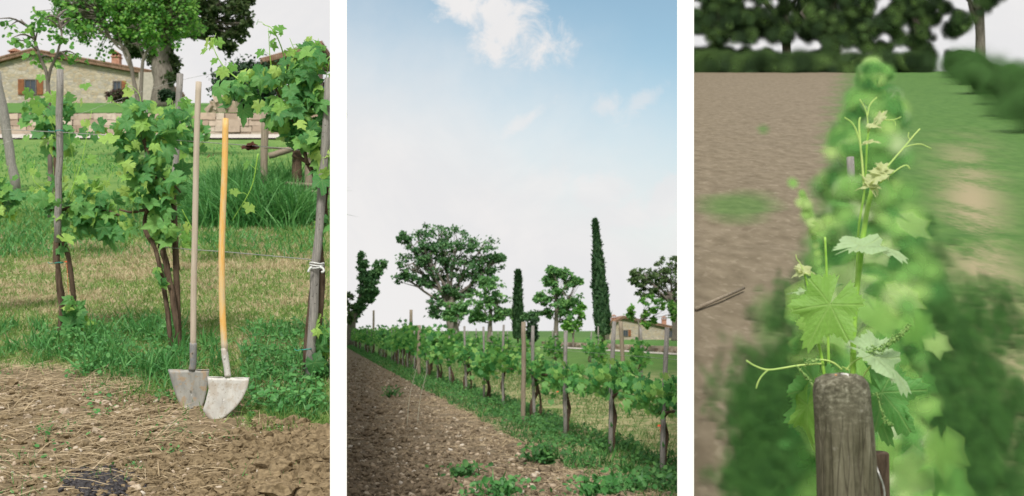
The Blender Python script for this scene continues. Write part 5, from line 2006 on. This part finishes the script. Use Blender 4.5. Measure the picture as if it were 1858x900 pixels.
# resample profile finely
pr = np.array(prof, float)
tt = np.concatenate([np.linspace(0, 6, 24)[:-1], np.linspace(6, 9, 40)[:-1], np.linspace(9, 12, 24)])
yy = np.interp(tt, range(len(pr)), pr[:, 0])
rr = np.interp(tt, range(len(pr)), pr[:, 1])
for y, r in zip(yy, rr):
    cx = 1525 + (y - 680) * .064
    c = Q(cx, y)
    rad = r * DP / 2000
    w_ = 1 + .035 * vn(a * 1.6 + 3, np.full(n_, y / 60.), 5) + .022 * vn(a * 9, np.full(n_, y / 170.), 6) + .012 * vn(a * 26, np.full(n_, y / 90.), 7)
    for (ga, gd, y0) in ((4.35, .10, 735), (5.05, .07, 790), (3.75, .06, 760), (4.75, .04, 700)):
        w_ = w_ - gd * np.exp(-((a - ga - .05 * math.sin(y / 40.)) / .045) ** 2) * np.clip((y - y0) / 60, 0, 1)
    zj = .0025 * vn(a * 3, np.full(n_, r / 9.), 8) * (r < 45)
    V += [[c[0] + math.cos(t) * rad * s, DP + math.sin(t) * rad * s, c[2] + z_] for t, s, z_ in zip(a, w_, zj)]
m_ = len(yy)
for i in range(m_ - 1):
    for j in range(n_):
        F.append([i * n_ + j, i * n_ + (j + 1) % n_, (i + 1) * n_ + (j + 1) % n_, (i + 1) * n_ + j][::-1])
g.add(V, F)
tag(g.build('wooden_post', M['postwood']), 'thick weathered grey wooden post with rounded top in the near foreground', 'post')
g = Geo()
c = Q(1532, 681, DP - .012)
g.scatter(*LUMPS[1], np.array([c + [0, 0, .001]]), frames(1, (0, 0, 1), (1, 0, 0), .05, .1), np.array([[.0125, .0085, .0035]]))
tag(g.build('pale_chip', M['chip'], smooth=False), 'pale flake lying on top of the old wooden post', 'chip')
g = Geo()
c = Q(1516, 681, DP - .018)
g.scatter(*LUMPS[2], np.array([c]), frames(1, (0, 0, 1), (1, 0, 0), .05, .1), np.array([[.0032, .0028, .0022]]))
tag(g.build('rust_fleck', mat('orange_fleck', plain((.45, .17, .05), (.55, .25, .09), 200))), 'tiny orange fleck beside the pale flake on the old post', 'fleck')
g = Geo()
g.tube(spl([Q(1587, 815, 1.85), Q(1588, 838, 1.8), Q(1594, 858, 1.78), Q(1602, 880, 1.78), Q(1605, 905, 1.78), Q(1600, 960, 1.79)], 24), .0017, 8)
g.tube(spl([Q(1587, 815, 1.85), Q(1560, 812, 1.87), Q(1500, 810, 1.86)], 12), .0017, 8)
tag(g.build('loose_wire', M['wire']), 'bent galvanised wire hanging at the right of the old post', 'wire')
stake('wooden_post', Q(1600, 1900, 2.3), Q(1593, 822, 2.15), .022, .020, M['bark'], 'dark thin post hidden right behind the thick old post', 'post')

# near shoots, in detail
root = empty('grapevine', Q(1550, 1700, 1.95), 'sharp bright green vine shoot rising behind the thick old post', 'grapevine', 'grapevines of the right plot')
S = Geo()
Dn = 1.93


def st(pts, r0, r1, dq=Dn, geo=None, n_=26, wob=0.03):
    q = spl([P(x, y, dq + (p[2] if len(p) > 2 else 0)) for p in pts for x, y in [p[:2]]], n_)
    (geo or S).tube(q, [r0, r1], 10, wob=wob)
    return q


st([(1556, 1750), (1552, 1200), (1549, 760), (1548, 672), (1549, 600), (1553, 540), (1560, 480), (1566, 430), (1573, 385), (1583, 340)], .0058, .0042, n_=60)
st([(1550, 640), (1552, 560), (1555, 480), (1558, 415), (1563, 380), (1568, 350), (1571, 310), (1573, 262), (1576, 238)], .0022, .0017, Dn + .03, n_=40)
st([(1497, 690), (1491, 650), (1483, 610), (1475, 565), (1468, 530), (1462, 505), (1457, 490)], .0028, .0018, Dn - .03)
st([(1505, 700), (1502, 600), (1500, 500), (1497, 430)], .0030, .0022, Dn + .35)
for x, y in ((1549, 578), (1565, 448), (1583, 342), (1548, 640)):
    S.scatter(*LUMPS[0], np.array([P(x, y, Dn)]), frames(1, (0, 0, 1), (1, 0, 0), .2, .2), np.array([[.0060, .006, .005]]))
S.tube(spl([P(1548, 582, Dn), P(1540, 575, Dn - .01), P(1534, 570, Dn - .01)], 6), [.003, .0022], 8)
S.build('shoot', M['stem'], root)
# tendrils
Tn = [
    ([(1575, 242), (1574, 215), (1570, 198), (1560, 180)], .0011), ([(1574, 212), (1577, 194), (1583, 184), (1591, 177)], .0011),
    ([(1568, 345), (1564, 290), (1560, 250), (1559, 222), (1561, 213)], .0020), ([(1562, 262), (1553, 235), (1545, 222), (1532, 213)], .0013),
    ([(1604, 217), (1615, 218), (1626, 216), (1635, 212)], .0009), ([(1618, 217), (1624, 222), (1625, 228)], .0007),
    ([(1592, 332), (1606, 308), (1625, 285), (1645, 262), (1658, 246), (1669, 234)], .0016), ([(1640, 268), (1655, 263), (1672, 262), (1690, 270)], .0011),
    ([(1652, 254), (1648, 248), (1649, 240)], .0009), ([(1594, 334), (1615, 318), (1632, 305), (1645, 300), (1651, 307)], .0013), ([(1590, 335), (1600, 318), (1612, 306)], .0013),
    ([(1490, 660), (1450, 663), (1420, 668), (1392, 671), (1370, 664), (1354, 654)], .0017), ([(1395, 670), (1384, 680), (1376, 692), (1372, 705)], .0013),
    ([(1528, 671), (1515, 660), (1500, 654), (1480, 652)], .0017), ([(1540, 672), (1534, 668), (1528, 666)], .0016), ([(1535, 672), (1545, 660), (1560, 650), (1575, 640)], .0017),
    ([(1565, 686), (1575, 670), (1587, 655)], .0016), ([(1457, 490), (1452, 478), (1446, 470), (1444, 462)], .0010), ([(1460, 495), (1470, 500), (1482, 505)], .0010),
    ([(1583, 340), (1590, 330), (1596, 318)], .0016)]
for pts, r in Tn:
    g = Geo()
    g.tube(spl([P(x, y, Dn - .04) for x, y in pts], 18), [r, r * .75], 7)
    g.build('tendril', M['tendril'], root)


def fl(name, base_px, tip_px, size, nrm, m_, dq=Dn, tmpl=LEAF_H, curl=None, flat=1.0, par=root, roll=0.0):
    """a leaf from its stalk point towards its tip; nrm = which way its face looks"""
    b = P(*base_px, dq)
    t = P(*tip_px, dq)
    y = t - b
    L_ = np.linalg.norm(y)
    y /= L_
    n = np.array(nrm, float)
    n -= (n @ y) * y
    n /= np.linalg.norm(n)
    x = np.cross(y, n)
    V = tmpl[0].copy()
    if curl is not None:
        V[:, 2] += curl * V[:, 1] ** 2 + .10 * np.sin(V[:, 0] * 7 + V[:, 1] * 3) * np.hypot(V[:, 0], V[:, 1])
    V[:, 0] *= flat
    g = Geo()
    g.add((V * L_ * size) @ np.stack([x, y, n], 1).T + b, tmpl[1], tmpl[2])
    o = g.build(name, m_, par)
    return o


fl('leaf', (1506, 552), (1462, 632), 1.0, (-.2, -1, .3), M['vine_young'], Dn - .06, curl=-.15, flat=.88)
fl('leaf', (1565, 447), (1650, 446), 1.0, (0, -.45, 1), M['paleleaf'], Dn - .03, curl=-.3, flat=.55)
fl('leaf', (1588, 648), (1664, 702), 1.0, (.5, -.75, .9), M['paleleaf'], Dn - .05, curl=-.2, flat=.62)
fl('leaf', (1592, 642), (1578, 598), 1.0, (.2, -.9, .5), M['paleleaf'], Dn + .02, curl=-.1)
fl('leaf', (1600, 712), (1662, 788), 1.0, (-.3, -1, .6), M['vine'], Dn + .05, curl=-.15, flat=.9)
fl('leaf', (1587, 730), (1616, 812), 1.0, (-.5, -1, .2), M['vine'], Dn + .08, curl=-.1, flat=.7)
fl('leaf', (1478, 700), (1440, 775), 1.0, (.6, -1, .3), M['vine'], Dn + .08, curl=-.2, flat=.8)
fl('leaf', (1465, 735), (1462, 822), 1.0, (-.8, -.7, .2), M['vine_young'], Dn + .06, curl=-.3, flat=.5)
fl('leaf', (1482, 590), (1455, 545), 1.0, (.3, -1, .3), M['vine_young'], Dn + .10, curl=-.1)
fl('leaf', (1468, 532), (1430, 525), 1.0, (0, -.4, 1), M['paleleaf'], Dn - .03, curl=-.2, flat=.5)
for (b, t, nr, fl_) in (((1457, 490), (1442, 484), (0, -.8, .6), .8), ((1458, 488), (1485, 496), (0, -.7, .8), .5), ((1457, 492), (1436, 500), (.2, -.7, .7), .6)):
    fl('young_leaf', b, t, 1.0, nr, M['youngtip'], Dn - .03, LEAF_M, -.2, fl_)
for (b, t, nr, fl_) in (((1590, 320), (1620, 300), (0, -.7, .8), .6), ((1592, 312), (1575, 306), (0, -.8, .6), .6), ((1588, 325), (1562, 332), (0, -.6, .8), .4), ((1583, 340), (1566, 313), (0, -.8, .3), .35),
                        ((1583, 338), (1553, 336), (0, -.5, .9), .5), ((1584, 340), (1593, 334), (0, -.6, .8), .5), ((1600, 305), (1612, 293), (0, -.8, .6), .7), ((1576, 258), (1597, 252), (0, -.4, 1), .4),
                        ((1577, 256), (1565, 257), (0, -.4, 1), .5), ((1582, 228), (1600, 226), (0, -.6, .8), .6), ((1596, 215), (1611, 198), (0, -.9, .3), .5), ((1600, 305), (1618, 322), (.3, -.8, .3), .3)):
    fl('young_leaf', b, t, 1.0, nr, M['youngtip'], Dn - .05, LEAF_M, -.25, fl_)
g = Geo()
g.tube(spl([P(1575, 240, Dn), P(1582, 228, Dn - .02), P(1593, 215, Dn - .03), P(1604, 202, Dn - .04)], 12), [.0014, .0011], 7)
g.build('tendril', M['tendril'], root)
# flower clusters: a stalk set with tiny buds
for pts, nb, sp, rb in (([(1570, 640), (1590, 634), (1605, 630), (1622, 616), (1638, 604), (1651, 590)], 210, 5.0, .0018), ([(1460, 660), (1475, 655), (1488, 653)], 50, 3.2, .0016),
                        ([(1475, 698), (1465, 685), (1455, 675), (1445, 664)], 60, 2.6, .0016), ([(1590, 712), (1605, 760), (1620, 772)], 50, 3.2, .0016)):
    g = Geo()
    q = spl([P(x, y, Dn - .05) for x, y in pts], 20)
    g.tube(q, .0012, 6)
    t_ = RNG.uniform(0, 19, nb)
    c = np.stack([np.interp(t_, range(20), q[:, j]) for j in range(3)], 1)
    w_ = np.interp(t_, [0, 8, 19], [1.2, 1.0, .5]) * sp * Dn / 2000
    c += RNG.normal(0, .6, (nb, 3)) * w_[:, None]
    g.scatter(*LUMPS[3], c, frames(nb, (0, 0, 1), (1, 0, 0), .5, .5), np.full(nb, rb))
    g.build('flower_cluster', M['bud'], root)

# the rest of that row going up the field: leaves feathered with distance
def soft_vine(x, d, w_, h0, h1, n_, m_, label, stems=0, ls=.055, blur=10, group='grapevines of the right plot', trunk=True):
    k = d / 2000
    zb = float(zR(d))
    X0 = (x - 929) * k
    root = empty('grapevine', (X0, d, zb), label, 'grapevine', group)
    g = Geo()
    nc = max(5, n_ // 20)
    for i in range(nc):
        t = RNG.uniform(0, 1) ** .85
        wz = np.interp(t, [0, .5, .85, 1], [1, 1, .55, .3])
        c = np.array([X0 + RNG.normal(0, w_ * .42) * wz, d + RNG.uniform(-.5, .5) * min(1.0, d * .1), zb + h0 + (h1 - h0) * t])
        m2 = 10
        pos = c + RNG.normal(0, ls * .8, (m2, 3))
        r = RNG.uniform(.6, 1.2, m2) * ls * .9 + blur * 1.7 * k
        g.scatter(*OCT, pos, frames(m2, (0, -1, .35), (0, 0, -1), .25, .4), np.stack([r, r * RNG.uniform(.7, 1, m2), r], 1))
    if d < 7:
        nb = int(22 - d * 2)
        t = RNG.uniform(0.1, 1, nb)
        c = np.stack([X0 + RNG.normal(0, w_ * .45, nb), d - .1 + RNG.normal(0, .12, nb), zb + h0 + (h1 - h0) * t], 1)
        Rr = frames(nb, (0, -1, .5), (0, -.1, -.8), .35, .6)
        sz_ = RNG.uniform(.045, .08, nb)
        for q in range(6):
            g.scatter(*LEAF_S, c + Rr[:, :, 2] * .003 * q, Rr, sz_ * (.62 + .11 * q) * (1 + .10 * q * (blur - 4) * k / .05), 1)
    g.build('foliage', [m_, M['s_leaf']], root)
    if trunk:
        s = Geo()
        s.tube(spl([[X0, d, zb - .05], [X0 + .03, d, zb + .3], [X0, d + .05, zb + h0 + .25]], 8), [.03, .02], 8, wob=.1)
        s.build('trunk', M['bark'], root)
    return root


rw = [(2.45, 1600, .11, .45, .86, 220, .040, 5), (2.9, 1520, .13, .25, .90, 280, .045, 7), (3.5, 1600, .16, .2, .95, 360, .050, 9), (4.4, 1560, .19, .2, .98, 420, .055, 11),
      (5.6, 1575, .21, .2, 1.02, 420, .06, 12), (7.2, 1568, .24, .2, 1.08, 380, .07, 13), (9.5, 1576, .28, .2, 1.05, 280, .07, 13), (13, 1576, .30, .2, 1.05, 240, .08, 13),
      (18, 1578, .34, .2, 1.05, 200, .09, 13), (26, 1580, .42, .2, 1.0, 170, .10, 12), (38, 1582, .5, .1, .8, 120, .12, 11)]
for i, (d, x, w_, h0, h1, n_, ls, bl) in enumerate(rw):
    soft_vine(x, d, w_, h0, h1, n_, M['s_vine'], f'out-of-focus vine in the row behind the old post, {ORD[i]} from the camera', 0, ls, bl, trunk=3.4 < d)
stake('wooden_stake', [(1549 - 929) / 2000 * 6.4, 6.4, float(zR(6.4))], P(1543, 285, 6.4), .025, .022, M['stake'], 'blurred grey stake in the vine row behind the old post', 'stake')
# a slender soft shoot at the left
sv_ = soft_vine(1480, 2.6, .06, .82, 1.12, 50, M['s_vine'], 'slender out-of-focus shoot at the left of the old post', 0, .020, 6, trunk=False)
for pts in ([(1500, 700), (1492, 520), (1470, 400), (1455, 350)],):
    q = spl([P(x, y, 2.6) for x, y in pts], 26)
    g = Geo()
    g.scatter(*OCT, q, frames(26, (0, -1, .1), (0, 0, -1), .05, .05), np.full(26, .016))
    for e in q[14:]:
        g.scatter(*OCT, np.array([e + RNG.normal(0, .02, 3)]), frames(1, (0, -1, .2), (0, 0, -1), .2, .3), np.array([.024]))
    g.build('shoot', M['s_young'], sv_)

# low soft grass around the post
g = Geo()
for (x0, x1, y0, y1, n_, r_) in ((1330, 1500, 690, 980, 2200, 14), (1400, 1500, 560, 760, 500, 14), (1580, 1880, 640, 980, 2600, 14), (1600, 1700, 420, 660, 600, 14), (1640, 1870, 540, 660, 360, 14)):
    x = RNG.normal((x0 + x1) / 2, (x1 - x0) / 3.2, n_)
    y = RNG.normal((y0 + y1) / 2, (y1 - y0) / 3.2, n_)
    kp = (y > 380) & (x > 1275) & (y < 1100)
    x, y = x[kp], y[kp]
    d = 3400 / (y - 73)
    X = (x - 929) / 2000 * d
    kp = fbm(X * 3, d * 3, 101) > -.25
    X, d = X[kp], d[kp]
    n2_ = len(X)
    pos = np.stack([X, d, zR(d) + RNG.uniform(0, .10, n2_)], 1)
    r = (r_ + RNG.uniform(0, 14, n2_)) * d / 2000
    g.scatter(*OCT, pos, frames(n2_, (0, -.9, .5), (0, 0, 1), .25, .3), np.stack([r * .9, r * 1.3, r], 1))
tag(g.build('soft_grass', M['s_grass']), 'soft blurred green grass round the foot of the old post', 'grass', kind='stuff')
# a pale stick on the tilled soil
g = Geo()
d1_, d2_ = 3400 / (565 - 73), 3400 / (530 - 73)
a_, b_ = P(1262, 563, d1_), P(1350, 525, d2_)
g.tube([a_ + [0, 0, .01], b_ + [0, 0, .01]], [.013, .010], 8, wob=.05)
tag(g.build('stick', M['stake_pale']), 'pale stick lying on the tilled soil at the left of the right plot', 'stick')

# hedge-like vine row at far right
for i, (d, x) in enumerate(((20, 1880), (24, 1852), (29, 1824), (35, 1798), (42, 1772), (50, 1748))):
    soft_vine(x, d, 0.6 + d * .012, .0, .85, 220, M['s_hedge'], f'blurred green vine of the hedge-like row at far right, {ORD[i]} from the near end', 0, .12, 18, 'vines of the hedge-like row at far right')

# dark trees closing the field
holes = [(1262, 8, 14), (1258, 65, 12), (1268, 75, 20), (1320, 80, 10), (1340, 84, 13), (1367, 90, 10), (1385, 76, 12), (1409, 87, 13), (1436, 98, 17), (1448, 82, 18), (1462, 90, 17), (1480, 80, 14), (1486, 86, 10),
         (1356, 5, 12), (1407, 3, 11), (1443, 0, 9), (1605, 3, 18), (1590, 24, 9), (1643, 52, 11), (1533, 100, 14), (1556, 98, 12), (1576, 108, 13), (1608, 68, 14), (1630, 96, 18), (1640, 94, 14), (1697, 54, 12),
         (1719, 32, 12), (1706, 82, 18), (1720, 78, 13), (1738, 82, 18), (1755, 76, 13), (1707, 109, 12), (1745, 2, 22), (1762, 12, 12), (1718, -4, 10)]
hx = np.array(holes, float)
for (xc, rx, d, lab, tx) in ((1290, 75, 63, 'leftmost dark blurred tree closing the top of the field', 1300), (1420, 85, 66, 'second dark blurred tree from the left at the top of the field', 1425),
                             (1550, 85, 64, 'dark blurred tree right above the row of vines', 1510), (1670, 75, 66, 'dark blurred tree right of the vine row at the top of the field', 1668),
                             (1775, 45, 62, 'rightmost dark blurred tree with a bare trunk against the white sky', 1776)):
    k = d / 2000
    zb = float(zR(d))
    root = empty('dark_tree', ((tx - 929) * k, d, zb), lab, 'tree', 'dark trees closing the right field')
    s = Geo()
    s.tube(spl([[(tx - 929) * k, d, zb - .2], [(tx - 926) * k, d, zb + 2], [(tx - 932) * k, d, zb + 6]], 8), [.30, .22], 10, wob=.06)
    for q in range(5):
        s.tube(spl([[(tx - 930) * k, d, zb + 3 + q * .4], [(tx - 930 + RNG.normal(0, 25)) * k, d, zb + 4.5 + q * .4], [(xc - 929 + RNG.uniform(-1, 1) * rx * .8) * k, d, zb + 6.5]], 8), [.14, .05], 7)
    s.build('trunk', M['greybark'], root)
    g = Geo()
    n_ = int(rx * 14)
    x = np.maximum(xc + RNG.uniform(-1, 1, n_) * rx, 1262)
    y = RNG.uniform(-90, 122, n_)
    if xc > 1740:
        kp = y < np.interp(x, [1700, 1745, 1775, 1800, 1820], [90, 60, 25, 12, 2])
        x, y = x[kp], y[kp]
    r = RNG.uniform(11, 20, len(x))
    # natural see-through gaps in the crown
    ok = np.all(np.hypot(x[:, None] - hx[:, 0], y[:, None] - hx[:, 1]) > hx[:, 2] * .85 + r[:, None] * .22, axis=1)
    x, y, r = x[ok], y[ok], r[ok]
    dd_ = d + RNG.normal(0, .9, len(x))
    pos = np.stack([(x - 929) / 2000 * dd_, dd_, CAMH + (600 - y) / 2000 * dd_], 1)
    g.scatter(*OCT, pos, frames(len(x), (0, -1, .1), (0, 0, 1), .22, .3), np.stack([r * k * 1.1] * 3, 1))
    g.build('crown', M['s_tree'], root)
g = Geo()
n_ = 520
x = RNG.uniform(1268, 1690, n_)
dd_ = 59 + RNG.normal(0, .6, n_)
pos = np.stack([(x - 929) / 2000 * dd_, dd_, zR(dd_) + RNG.uniform(.1, .75, n_)], 1)
g.scatter(*OCT, pos, frames(n_, (0, -1, .2), (0, 0, 1), .3, .3), RNG.uniform(.5, .9, n_))
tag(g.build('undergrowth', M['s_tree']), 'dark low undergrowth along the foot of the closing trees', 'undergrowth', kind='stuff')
for o in COL.objects:
    if 'placed' in o:
        del o['placed']
